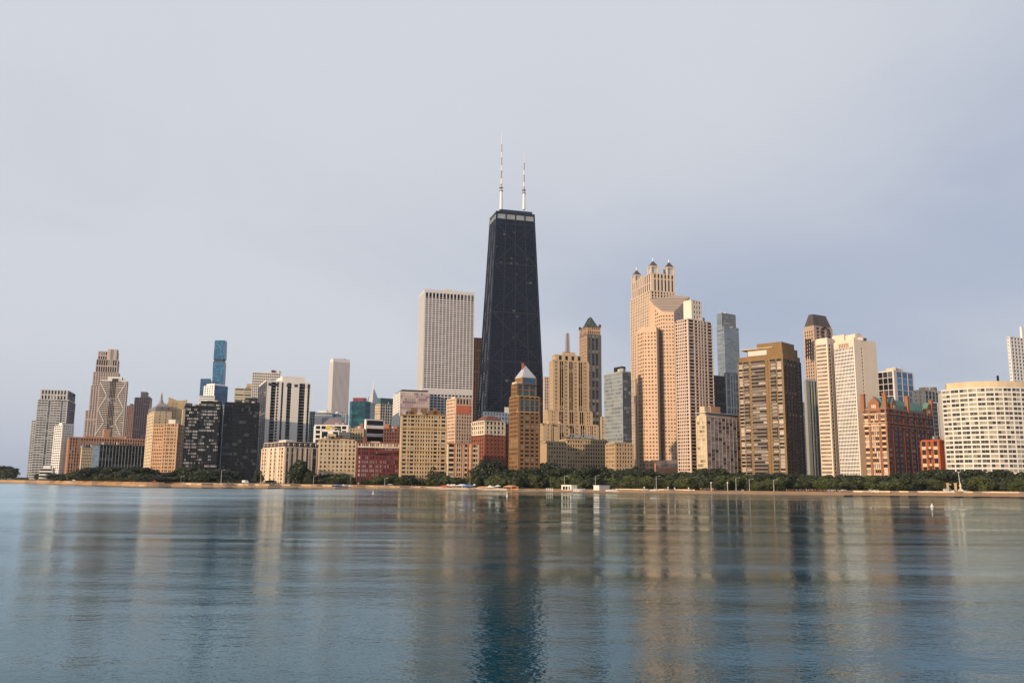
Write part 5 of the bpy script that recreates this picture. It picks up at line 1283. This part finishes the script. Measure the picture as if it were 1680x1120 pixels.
counts = {}
def nth(key):
    counts[key] = counts.get(key, -1) + 1
    return ORD[min(11, counts[key])]
def tree(px, m, ytop, wide, dark, label, group, name='shade_tree'):
    base = inland(px, m, ground_z(px, m)); top = at(px, ytop, base.y)
    h = max(3.0, top.z - base.z)
    seed = int(rnd.random() * 6)
    root = empty(name, base, label, 'tree', group)
    me = (CROWND if dark else CROWNS)[seed]
    zmax = max(v.co.z for v in me.vertices)
    sx = wide / 1.55; sz = h / zmax
    for nm, mesh_ in (('crown', me), ('trunk', TRUNKS[seed % 3])):
        o = bpy.data.objects.new(nm, mesh_); col.objects.link(o); o.parent = root
        if nm == 'trunk': o.scale = (.55 * sz, .55 * sz, sz)
        else: o.scale = (sx, sx, sz)
    root.rotation_euler = (0, 0, rnd.random() * 6.28)
    return root
PROF = [(95, 778), (112, 775), (130, 769), (150, 766), (168, 766), (190, 767), (210, 768), (232, 765), (246, 776), (262, 776), (285, 772), (303, 767), (318, 763), (332, 770), (348, 772), (362, 767)]
PROF2 = [(500, 776), (520, 777), (545, 774), (568, 775), (592, 760), (606, 763), (622, 769), (640, 769), (655, 773), (674, 763), (688, 770), (705, 766), (722, 760), (745, 758), (768, 762), (785, 764), (801, 754), (816, 758),
         (832, 769), (850, 769), (868, 768), (884, 765), (899, 755), (914, 764), (932, 768), (950, 768), (965, 766), (984, 764), (1003, 768), (1022, 770), (1042, 764), (1058, 767), (1078, 774), (1096, 777), (1113, 771), (1130, 775),
         (1150, 770), (1168, 767), (1186, 770), (1205, 774), (1228, 777), (1250, 776), (1270, 774), (1292, 777), (1316, 778), (1340, 776), (1362, 777), (1384, 779), (1406, 779), (1430, 778), (1452, 778), (1476, 775), (1498, 773), (1520, 772),
         (1542, 769), (1560, 767), (1580, 768), (1598, 773), (1618, 770), (1640, 767), (1662, 772), (1684, 774), (1710, 772)]
for prof in (PROF, PROF2):
    for px, y in prof:
        lm = land(px)
        m = 78 + rnd.random() * 22 if px > 480 else 60 + rnd.random() * 30
        dpt = inland(px, m).y
        wd = (19 + rnd.random() * 8) if px > 480 else 26 + rnd.random() * 10
        tree(px + rnd.uniform(-3, 3), m, y + rnd.uniform(-2.5, 2.5), wd, True, 'dark tall tree, %s in the back row below the %s' % (nth(('b', lm)), lm), 'dark trees of the back row')
px = 104.0
while px < 1705:
    if 366 < px < 500: px = 500; continue
    lm = land(px); k = nth(('f', lm))
    y = (785 if px < 366 else 0)
    base_y = {True: interp([(100, 781), (240, 779), (366, 780)], px), False: interp([(500, 784), (840, 783), (1060, 784), (1250, 786), (1400, 785), (1460, 786), (1560, 788), (1700, 786)], px)}[px < 366]
    if not (1548 < px < 1592):
        tree(px, 48 + rnd.random() * 16, base_y + rnd.uniform(-7, 4), 10.5 + rnd.random() * 8 if px > 366 else 17 + rnd.random() * 6, rnd.random() < .25, 'leafy green tree, %s in the front row below the %s' % (k, lm), 'green trees of the front row')
    px += rnd.uniform(11, 17) if px > 366 else rnd.uniform(14, 22)
tree(491, 42, 753, 21, True, 'large round dark tree standing alone before the mansard apartments', None)
tree(508, 50, 772, 12, True, 'smaller dark tree right beside the large round tree', None)
tree(423, 50, 770, 9, True, 'small dark tree between the black slab and the mansard apartments', None)
tree(60, 40, 776, 8, True, 'small bush-like tree at the foot of the pale grey tower', None)
tree(1612, 46, 779, 14, False, 'bright yellowish green bushy tree below the middle of the curved slab', None)
for px, y, w_, lb in ((3, 763, 32, 'broad dark tree on the spit, leftmost in view'), (-14, 762, 34, 'dark tree cut by the left frame edge'), (16, 767, 26, 'outer dark tree of the far left clump, beside the open sky')):
    tree(px, 60, y, w_, True, lb, None)
# far wooded shore and harbour line behind the clump
HEDGE = leaf_mat('hedge_green', (0.02, 0.035, 0.014), (0.05, 0.065, 0.025))
def hedge(p0, p1, m, y, label, mat=HEDGE):
    a = inland(p0, m, ground_z(p0, m)); b = inland(p1, m, ground_z(p1, m)); h = at((p0 + p1) / 2, y, (a.y + b.y) / 2).z - a.z
    mb = MB(); L_ = (b - a).length; r = random.Random(int(p0))
    for k in range(int(L_ * 45)):
        t_ = r.random(); p = a + (b - a) * t_ + Vector((0, r.uniform(-.9, .9), 0)); env = h * (.75 + .25 * math.sin(t_ * 3.1416)) * (.9 + .1 * math.sin(t_ * 37))
        p.z = a.z + env * r.random() ** .6
        nn = Vector((r.gauss(0, 1), r.gauss(0, 1), r.gauss(0, 1))).normalized(); u = nn.orthogonal(); v = nn.cross(u); s = r.uniform(.15, .35)
        mb.face([tuple(p - u * s), tuple(p - v * s), tuple(p + u * s), tuple(p + v * s)], mat, .02 + .98 * r.random())
    o = mb.build('hedge'); o['category'] = 'hedge'; o['label'] = label
hedge(366, 412, 46, 786.5, 'low clipped hedge at the foot of the widest black glass tower')
hedge(434, 453, 44, 787, 'short dark hedge left of the mansard apartments entrance')
hedge(21, 46, 60, 782.5, 'low dark shrubs between the far left clump and the grey tower')

# ================================================================== street furniture, beach things
METAL = W('galvanised', (0.42, 0.40, 0.37), .1, .5)
def lamp(px, m, ytop, label, arm=True):
    g = inland(px, m, ground_z(px, m)); zt_ = at(px, ytop, g.y).z - g.z
    r = empty('lamp_post', g, label, 'lamp post', 'lamp posts along the drive')
    mb = MB(); mb.tube((g.x, g.y, g.z), (g.x, g.y, g.z + zt_), .22, .14, METAL, 7); mb.tube((g.x, g.y, g.z), (g.x, g.y, g.z + 1), .34, .28, METAL, 7); mb.build('pole', r)
    if arm:
        mb = MB(); mb.tube((g.x, g.y, g.z + zt_ - .15), (g.x + 1.9, g.y, g.z + zt_ + .25), .09, .07, METAL, 5); mb.build('arm', r)
        mb = MB(); mb.box((g.x + 2.2, g.y), 1.1, .45, g.z + zt_ + .12, g.z + zt_ + .4, METAL); mb.build('lamp_head', r)
for px, y in ((362, 771), (427, 769), (451, 770), (514, 780), (575, 782), (631, 784), (675, 784), (926, 781), (977, 780), (1077, 781), (1208, 784), (1230, 786), (1270, 787)):
    lm = land(px); lamp(px, 42, y, 'slim grey lamp post, %s of those below the %s' % (nth(('l', lm)), lm))
for px, y in ((162, 777), (190, 778), (220, 779), (130, 778), (296, 781)):
    lm = land(px); lamp(px, 46, y, 'slim grey lamp post, %s of those below the %s' % (nth(('l', lm)), lm))
for px, y in ((1167, 790), (1194, 790), (1057, 798), (1096, 798), (1107, 799), (1130, 799)):
    g = inland(px, 30, ground_z(px, 30)); zt_ = at(px, y, g.y).z
    r = empty('net_post', g, 'thin post on the sand, %s of those below the %s' % (nth(('n', land(px))), land(px)), 'post', 'posts standing on the sand')
    mb = MB(); mb.tube((g.x, g.y, g.z - .2), (g.x, g.y, zt_), .14, .12, MAST, 6); mb.build('pole', r); mb = MB(); mb.box((g.x, g.y), .7, .35, zt_ - .9, zt_ - .2, MAST); mb.build('top_box', r)

WT = W('white_paint', (0.66, 0.64, 0.60), .06); BT = W('blue_canvas', (0.16, 0.30, 0.55), .08); RT = W('red_canvas', (0.50, 0.10, 0.06), .08); OT = W('orange_canvas', (0.60, 0.30, 0.14), .08)
def umbrella(px, m, ytop, w, mat, label, group=None):
    g = inland(px, m, ground_z(px, m)); zt_ = at(px, ytop, g.y).z
    r = empty('beach_umbrella', g, label, 'umbrella', group)
    mb = MB(); mb.lathe((g.x, g.y), [(w / 2, zt_ - .9), (w * .33, zt_ - .45), (.05, zt_)], mat, 8); mb.lathe((g.x, g.y), [(w / 2, zt_ - 1.1), (w / 2, zt_ - .9)], mat, 8); mb.build('canopy', r)
    mb = MB(); mb.tube((g.x, g.y, g.z - .1), (g.x, g.y, zt_ - .1), .07, .07, WT, 5); mb.build('pole', r)
def tent(px0, px1, m, ytop, mat, label, depth=5, rise=.9, open_=True):
    a, b = inland(px0, m, 0), inland(px1, m, 0); gz = ground_z((px0 + px1) / 2, m); zt_ = at((px0 + px1) / 2, ytop, a.y).z
    r = empty('beach_tent', Vector(((a.x + b.x) / 2, a.y, gz)), label, 'tent', None)
    u = (b - a).normalized(); n = Vector((u.y, -u.x, 0)); L_ = (b - a).length
    mb = MB(); e = zt_ - rise
    q = [a, b, b - n * depth, a - n * depth]; mid = [a + u * L_ * .2 - n * depth / 2, b - u * L_ * .2 - n * depth / 2]
    P3 = lambda p, z: (p.x, p.y, z)
    mb.face([P3(q[0], e), P3(q[1], e), P3(mid[1], zt_), P3(mid[0], zt_)], mat); mb.face([P3(q[2], e), P3(q[3], e), P3(mid[0], zt_), P3(mid[1], zt_)], mat)
    mb.face([P3(q[1], e), P3(q[2], e), P3(mid[1], zt_)], mat); mb.face([P3(q[3], e), P3(q[0], e), P3(mid[0], zt_)], mat)
    mb.slab(a, u, n, 0, L_, e - .35, e, -.05, .05, mat); mb.build('canopy', r)
    for p in q:
        mb = MB(); mb.tube(P3(p, gz - .1), P3(p, e), .07, .07, WT, 5); mb.build('pole', r)
    mb = MB(); mb.slab(a - n * (depth * .9), u, n, .1, L_ - .1, gz, e - .05, 0, .05, mat); mb.build('back_panel', r)
# terrace bar by the water: fence, tents, parasols
fr = empty('picket_fence', inland(770, 8, .6), 'long white fence along the water in front of the beach bar', 'fence')
rail, pk = MB(), MB()
for k in range(120):
    px = 697 + (832 - 697) * k / 120
    g = inland(px, 9, 0); z0 = ground_z(px, 9)
    pk.box((g.x, g.y), .32, .12, z0 - .2, z0 + 1.3, W('fence_cream', (0.55, 0.48, 0.40)))
pk.build('pickets', fr, 'stuff')
xs_ = [697 + 135 * k / 10 for k in range(11)]
for a, b in zip(xs_, xs_[1:]):
    A, B_ = inland(a, 9.2, 0), inland(b, 9.2, 0); u = (B_ - A).normalized(); n = Vector((u.y, -u.x, 0)); z0 = ground_z(a, 9)
    rail = MB(); rail.slab(A, u, n, 0, (B_ - A).length, z0 + 1.05, z0 + 1.3, -.04, .02, WT); rail.build('rail', fr)
tent(720, 733, 16, 795.6, RT, 'red canopy at the left end of the beach bar')
tent(736, 747, 20, 793.8, WT, 'white canopy beside the red one at the beach bar')
tent(748, 759, 20, 793.8, WT, 'second white canopy at the beach bar, left of the blue one')
tent(763, 776, 19, 794.6, BT, 'blue canopy in the middle of the beach bar')
tent(783, 796, 15, 797.2, OT, 'orange striped awning near the fence of the beach bar', rise=.5)
tent(797, 809, 15, 797.2, WT, 'low white awning right of the orange one at the beach bar', rise=.5)
tent(826, 839, 15, 795.5, OT, 'salmon coloured kiosk tent at the right end of the beach bar')
umbrella(817, 18, 795.0, 4.6, WT, 'white parasol left of the salmon kiosk tent')
umbrella(804, 24, 795.2, 3.2, WT, 'small white parasol behind the low white awning')
umbrella(778, 24, 793.2, 2.6, WT, 'small white parasol right of the blue canopy')
umbrella(735, 24, 793.4, 2.6, WT, 'small white parasol behind the red canopy')
tent(553, 561, 14, 794.2, BT, 'pale blue beach tent on the promenade below the beige block')
for k, px in enumerate((563.5, 566.5, 570, 573.5)): umbrella(px, 13, 794 + (k % 2), 2.3, WT if k != 2 else BT, '%s umbrella right of the pale blue tent, %s in its row' % ('white' if k != 2 else 'pale blue', ORD[k]))
g = inland(771, 26, 0); r = empty('flag_pole', Vector((g.x, g.y, ground_z(771, 26))), 'reddish flag pole rising behind the blue canopy', 'pole')
mb = MB(); mb.tube((g.x, g.y, 1), (g.x, g.y, at(771, 782, g.y).z), .22, .16, W('rust_red', (0.42, 0.16, 0.10)), 6); mb.build('pole', r)
mb = MB(); mb.lathe((g.x, g.y), [(.05, at(771, 782, g.y).z), (.25, at(771, 781.6, g.y).z), (.05, at(771, 781.2, g.y).z)], MAST, 6); mb.build('finial', r)
def hut(px0, px1, m, ytop, label, opening):
    a, b = inland(px0, m, 0), inland(px1, m, 0); u = (b - a).normalized(); n = Vector((u.y, -u.x, 0)); L_ = (b - a).length; gz = ground_z(px0, m); zt_ = at(px0, ytop, a.y).z
    r = empty('beach_hut', Vector(((a.x + b.x) / 2, a.y, gz)), label, 'hut')
    mb = MB(); mb.slab(a, u, n, 0, L_, gz - .3, zt_ - .25, -5, 0, WT); mb.build('wall', r)
    mb = MB(); mb.slab(a, u, n, -.25, L_ + .25, zt_ - .25, zt_, -5.25, .3, WT); mb.build('roof', r)
    for o0, o1 in opening:
        mb = MB(); mb.slab(a, u, n, L_ * o0, L_ * o1, gz + .2, zt_ - 1.1, .0, .04, PK); mb.build('opening', r)
hut(921, 937.5, 24, 794.8, 'white beach hut with dark openings below the left hotel wing', ((.15, .36), (.42, .62), (.72, .84)))
hut(983, 1001, 24, 795.6, 'plain white box hut on the sand below the hotel centre', ((.94, .985),))
for k in range(7):
    px = 941.5 + 2.9 * k
    g = inland(px, 9, ground_z(px, 9)); zt_ = g.z + 1.9
    r = empty('beach_cabana', g, 'narrow white beach cabana, %s of the row right of the white hut' % ORD[k], 'cabana', 'white cabanas by the water')
    mb = MB(); mb.box((g.x, g.y), .75, .75, g.z - .2, g.z + 1.5, WT, .3); mb.build('body', r)
    mb = MB(); mb.cone([(g.x - .5, g.y - .5), (g.x + .5, g.y - .5), (g.x + .5, g.y + .5), (g.x - .5, g.y + .5)], g.z + 1.5, (g.x, g.y, zt_ + .2), WT); mb.build('roof', r)
for k in range(4):
    px = 897 + 3.0 * k; g = inland(px, 10, ground_z(px, 10))
    r = empty('beach_cabana', g, 'pale folded beach cabana, %s of the group below the left hotel wing edge' % ORD[k], 'cabana', 'folded cabanas on the sand')
    mb = MB(); mb.box((g.x, g.y), .7, .7, g.z - .2, g.z + 1.4, W('grey_canvas', (0.55, 0.54, 0.52))); mb.build('body', r)
    mb = MB(); mb.cone([(g.x - .45, g.y - .45), (g.x + .45, g.y - .45), (g.x + .45, g.y + .45), (g.x - .45, g.y + .45)], g.z + 1.4, (g.x, g.y, g.z + 2.1), WT); mb.build('roof', r)
def boat(px, m, L_, label, z=None, mat=WT, cabin=True, mast_=False):
    g = inland(px, m, ground_z(px, m) if z is None else z); r = empty('small_boat', g, label, 'boat')
    mb = MB(); n = 9; secs = []
    for k in range(n):
        t_ = k / (n - 1); w = .17 * L_ * (1 - abs(2 * t_ - .85) ** 3 * .8) if t_ < .93 else .02 * L_
        x = (t_ - .5) * L_; h = .16 * L_ * (1 + .35 * t_)
        secs.append([(g.x + x, g.y - w, g.z + h), (g.x + x, g.y - w * .6, g.z + .02 * L_), (g.x + x, g.y, g.z - .04 * L_), (g.x + x, g.y + w * .6, g.z + .02 * L_), (g.x + x, g.y + w, g.z + h)])
    for A, B_ in zip(secs, secs[1:]):
        for j in range(4): mb.face([A[j], B_[j], B_[j + 1], A[j + 1]], mat)
        mb.face([A[4], B_[4], B_[0], A[0]], mat)
    mb.face(secs[0], mat); mb.build('hull', r)
    if cabin:
        mb = MB(); mb.box((g.x - .05 * L_, g.y), .32 * L_, .2 * L_, g.z + .15 * L_, g.z + .34 * L_, mat); mb.box((g.x - .04 * L_, g.y), .305 * L_, .21 * L_, g.z + .22 * L_, g.z + .29 * L_, PK); mb.build('cabin', r)
    if mast_:
        mb = MB(); mb.tube((g.x, g.y, g.z), (g.x, g.y, g.z + mast_), .07, .05, MAST, 5); mb.build('mast', r)
boat(114, 14, 5.5, 'small white boat drawn up on the far left beach')
boat(1003, 10, 7.5, 'low white rowing boat on the sand below the hotel', cabin=False)
boat(1011, 9, 3.5, 'short white dinghy beside the low white rowing boat', cabin=False)
boat(1074, 20, 6, 'white sailing dinghy on the sand below the pink granite tower', cabin=False, mast_=2.8)
boat(233, 8, 4.5, 'white dinghy at the water below the dark low office block', cabin=False)

def buoy(px, py, label, h=1.6):
    p = on_plane(px, py, 0.0); r = empty('buoy', p, label, 'buoy', None)
    mb = MB(); mb.lathe((p.x, p.y), [(.05, -.3), (.45, -.2), (.45, .35), (.22, .5), (.2, h), (.02, h + .1)], WT, 10); mb.build('float', r)
    mb = MB(); mb.lathe((p.x, p.y), [(.24, h * .62), (.24, h * .74)], OT, 10); mb.build('band', r)
buoy(832, 814.0, 'white upright buoy off the beach bar', 2.0); buoy(612, 810.0, 'small white buoy off the red brick apartments', 1.5); buoy(1529, 831.0, 'small white buoy off the small brick house', .9)

# vehicles
TYRE = W('tyre', (0.015, 0.015, 0.015), .1, .8); CGL = pane_mat('car_glass', (0.02, 0.022, 0.026), (0.05, 0.05, 0.05), .2, .08)
def car_parts(paint, van=False):
    X = Vector((1, 0, 0)); Y = Vector((0, -1, 0)); parts = {}
    pr = [(-2.1, .35), (2.1, .35), (2.15, .75), (1.2, .95), (.55, 1.45), (-1.0, 1.48), (-1.75, 1.0), (-2.15, .9)] if not van else [(-2.6, .4), (2.6, .4), (2.65, 1.0), (1.9, 1.25), (1.35, 2.25), (-2.55, 2.35), (-2.65, 1.0)]
    mb = MB(); w = .85 if not van else 1.0
    for sgn_ in (1, -1):
        f_ = [(x, sgn_ * w, z) for x, z in pr]; mb.face(f_ if sgn_ < 0 else f_[::-1], paint)
    for k in range(len(pr)):
        a, b = pr[k], pr[(k + 1) % len(pr)]; mb.face([(a[0], w, a[1]), (b[0], w, b[1]), (b[0], -w, b[1]), (a[0], -w, a[1])], paint)
    parts['body'] = [mb.mesh('body')]
    parts['window'] = []
    for sgn_ in (1, -1):
        mb = MB()
        q = [(-1.45, 1.0), (.95, .98), (.5, 1.38), (-.95, 1.4)] if not van else [(.2, 1.3), (1.7, 1.3), (1.25, 2.05), (.2, 2.05)]
        f_ = [(x, sgn_ * (w + .01), z) for x, z in q]; mb.face(f_ if sgn_ < 0 else f_[::-1], CGL, .3)
        parts['window'].append(mb.mesh('window'))
    parts['wheel'] = []
    for x in ((-1.35, 1.35) if not van else (-1.6, 1.7)):
        for s_ in (-1, 1):
            mb = MB(); mb.tube((x, s_ * (w - .2), .34), (x, s_ * (w + .03), .34), .34, .34, TYRE, 10); parts['wheel'].append(mb.mesh('wheel'))
    parts['headlight'] = []
    for s_ in (-1, 1):
        mb = MB(); mb.box((pr[2][0] - .01, s_ * w * .7), .08, .3, .66, .82, WT); parts['headlight'].append(mb.mesh('headlight'))
    return parts
PAINT = {'white': W('paint_white', (0.72, 0.72, 0.72), .03, .3), 'silver': W('paint_silver', (0.42, 0.43, 0.45), .03, .3), 'black': W('paint_black', (0.02, 0.02, 0.022), .1, .25), 'blue': W('paint_blue', (0.05, 0.09, 0.25), .05, .3), 'red': W('paint_red', (0.35, 0.03, 0.03), .05, .3)}
CARS = {(k, v): car_parts(PAINT[k], v) for k in PAINT for v in (False, True)}
def car(px, m, colr, label, van=False, rz=0.0, name=None):
    g = inland(px, m, ground_z(px, m)); r = empty(name or ('delivery_van' if van else 'parked_car'), g, label, 'van' if van else 'car', 'vehicles along the lakefront drive')
    r.rotation_euler = (0, 0, rz)
    for k, ms in CARS[(colr, van)].items():
        for me in ms:
            o = bpy.data.objects.new(k, me); col.objects.link(o); o.parent = r
car(1556, 38, 'silver', 'silver van parked at the parapet left of the white monument', True, .1)
car(1567, 37, 'white', 'white car close behind the silver van', False, .1); car(1587, 40, 'silver', 'silver car just right of the white monument', False, .05)
for px, cl_ in ((122, 'white'), (135, 'silver'), (166, 'white'), (202, 'black'), (251, 'red'), (378, 'silver'), (403, 'white'), (540, 'black'), (640, 'silver'), (1430, 'white'), (1437, 'white'), (1505, 'black'), (1512, 'black'), (1521, 'blue'), (1362, 'silver'), (1385, 'white')):
    lm = land(px); car(px, 41, cl_, '%s car, %s vehicle on the drive below the %s' % (cl_, nth(('c', lm)), lm), False, rnd.uniform(-.1, .1) + (3.14 if rnd.random() < .5 else 0))
car(402, 43, 'white', 'white van in front of the widest black glass tower', True)
# pale monument with a mast near the curved slab
g = inland(1577, 44, ground_z(1577, 44)); r = empty('monument', g, 'pale carved monument with thin mast before the curved slab', 'monument')
zt_ = at(1577, 791, g.y).z - g.z
mb = MB(); mb.box((g.x, g.y), 2.6, 2.2, g.z - .1, g.z + 1.6, CRM); mb.box((g.x, g.y), 2.0, 1.7, g.z + 1.6, g.z + 2.2, CRM); mb.build('pedestal', r)
mb = MB(); mb.lathe((g.x, g.y), [(.6, g.z + 2.2), (.5, g.z + 3.2), (.7, g.z + 4.2), (.45, g.z + 5.2), (.3, g.z + 5.8), (.25, zt_ + g.z - .8), (.05, zt_ + g.z)], CRM, 9); mb.build('figure', r)
mb = MB(); mb.tube((g.x - .2, g.y, g.z + 5), (g.x - .6, g.y, at(1576.5, 777, g.y).z), .2, .14, WT, 6); mb.build('mast', r)
# gate portal behind the van
g0, g1 = inland(1556, 52, 0), inland(1569, 52, 0); r = empty('gate_portal', Vector((g0.x, g0.y, 2.6)), 'tan stone gate portal behind the silver van', 'gate')
zt_ = at(1556, 793, g0.y).z
for p in (g0, g1):
    mb = MB(); mb.box((p.x, p.y), 1.1, 1.1, 2.2, zt_, TAN); mb.box((p.x, p.y), 1.5, 1.5, zt_, zt_ + .5, TAN); mb.build('pier', r)
mb = MB(); mb.slab(g0, Vector((1, 0, 0)), Vector((0, -1, 0)), .5, g1.x - g0.x - .5, zt_ - .9, zt_ - .2, -.2, .2, TAN); mb.build('beam', r)

# people on the sand
def person_mesh(seed, top, bottom):
    r = random.Random(seed)
    skin = W('skin', (0.45, 0.28, 0.2), .05)
    me = bpy.data.meshes.new('person_skeleton')
    st = r.uniform(.06, .16); ar = r.uniform(.1, .3)
    V = [(0, 0, .95), (0, 0, 1.2), (0, 0, 1.42), (0, 0, 1.52), (0, -.02, 1.70), (-.1, 0, .9), (-.1 - st * .3, -st, .5), (-.1 - st * .4, st * .5, .06), (.1, 0, .9), (.1 + st * .3, st, .5), (.1 + st * .4, st * .2, .06),
         (-.2, 0, 1.4), (-.2 - ar, -.05, 1.15), (-.2 - ar, -.2, .92), (.2, 0, 1.4), (.2 + ar, -.05, 1.15), (.2 + ar * .7, -.2, .95)]
    E = [(0, 1), (1, 2), (2, 3), (3, 4), (0, 5), (5, 6), (6, 7), (0, 8), (8, 9), (9, 10), (2, 11), (11, 12), (12, 13), (2, 14), (14, 15), (15, 16)]
    me.from_pydata(V, E, [])
    ob = bpy.data.objects.new('tmp_person', me); col.objects.link(ob)
    ob.modifiers.new('Skin', 'SKIN')
    rad = [.15, .14, .15, .06, .11, .10, .075, .05, .10, .075, .05, .065, .05, .04, .065, .05, .04]
    for sv, q in zip(me.skin_vertices[0].data, rad): sv.radius = (q, q * .85); sv.use_root = False
    me.skin_vertices[0].data[0].use_root = True
    dg_ = bpy.context.evaluated_depsgraph_get(); out = bpy.data.meshes.new_from_object(ob.evaluated_get(dg_)); bpy.data.objects.remove(ob)
    for mt in (skin, top, bottom): out.materials.append(mt)
    for p in out.polygons:
        z = p.center.z; p.material_index = 1 if 1.0 < z < 1.48 and abs(p.center.x) < .3 else 2 if .55 < z <= 1.0 and abs(p.center.x) < .25 else 0
        p.use_smooth = True
    return out
DARKCL = W('cloth_dark', (0.03, 0.03, 0.04)); PEOPLE = []
for k, (nm, tp, bt_) in enumerate((('white top and dark shorts', WT, DARKCL), ('red top and dark shorts', RT, DARKCL), ('dark clothes', DARKCL, DARKCL), ('blue top and pale shorts', BT, WT))):
    PEOPLE.append((nm, person_mesh(k, tp, bt_)))
def person(px, m, k, where, group):
    g = inland(px, m, ground_z(px, m)); nm, me = PEOPLE[k % 4]
    o = bpy.data.objects.new('person', me); col.objects.link(o); o.location = g; o.rotation_euler = (0, 0, rnd.random() * 6.28)
    s = rnd.uniform(.95, 1.08); o.scale = (s, s, s)
    tag(o, 'person in %s %s' % (nm, where), 'person', group)
for k in range(34): person(1291 + (1392 - 1291) * ((k * .618) % 1), 27 + 9 * rnd.random(), k, 'in the crowd below the white slabs', 'crowd on the sand')
for k in range(12): person(1150 + 22 * ((k * .618) % 1), 30 + 4 * rnd.random(), k, 'in the group below the patchwork apartments', 'small group on the sand')
for k, px in enumerate((1174, 1180, 1182.5)): person(px, 16, 2 if k else 1, 'on the open sand below the patchwork apartments', 'trio on the open sand')
for k, px in enumerate((1217.5, 1219.5)): person(px, 24, 3, 'in the pair below the golden balcony tower', 'pair on the sand')
for k, px in enumerate((1433, 1443.5, 1462)): person(px, 14, 1 if k < 2 else 2, 'on the lower ledge below the gabled block', 'walkers on the ledge')
for k, px in enumerate((880, 882.5, 960.5, 1015, 1078, 1079, 1106)): person(px, 12 + 8 * (k % 2), 2, 'by the water, %s from the left' % ORD[k], 'strollers by the water')
for k, px in enumerate((76, 84, 147, 150, 176, 190, 214, 268, 300, 347, 357, 365, 428)): person(px, 16 + 10 * rnd.random(), k, 'on far shore, %s from the left' % (ORD[k] if k < 12 else 'last'), 'walkers on the far left shore')

# ================================================================== the air over the lake
m = bpy.data.materials.new('haze_air'); m.use_nodes = True
n, l = m.node_tree.nodes, m.node_tree.links
n.clear()
vol = n.new('ShaderNodeVolumePrincipled'); vol.inputs['Color'].default_value = (0.80, 0.90, 1.0, 1); vol.inputs['Density'].default_value = 0.000033; vol.inputs['Anisotropy'].default_value = 0.2
out = n.new('ShaderNodeOutputMaterial'); l.new(vol.outputs[0], out.inputs['Volume'])
mb = MB(); mb.box((0, 2000), 62000, 6000, -3.0, 520.0, m)
hz_ob = mb.build('haze', kind='stuff'); hz_ob['label'] = 'thin pale haze over the lake and the city'
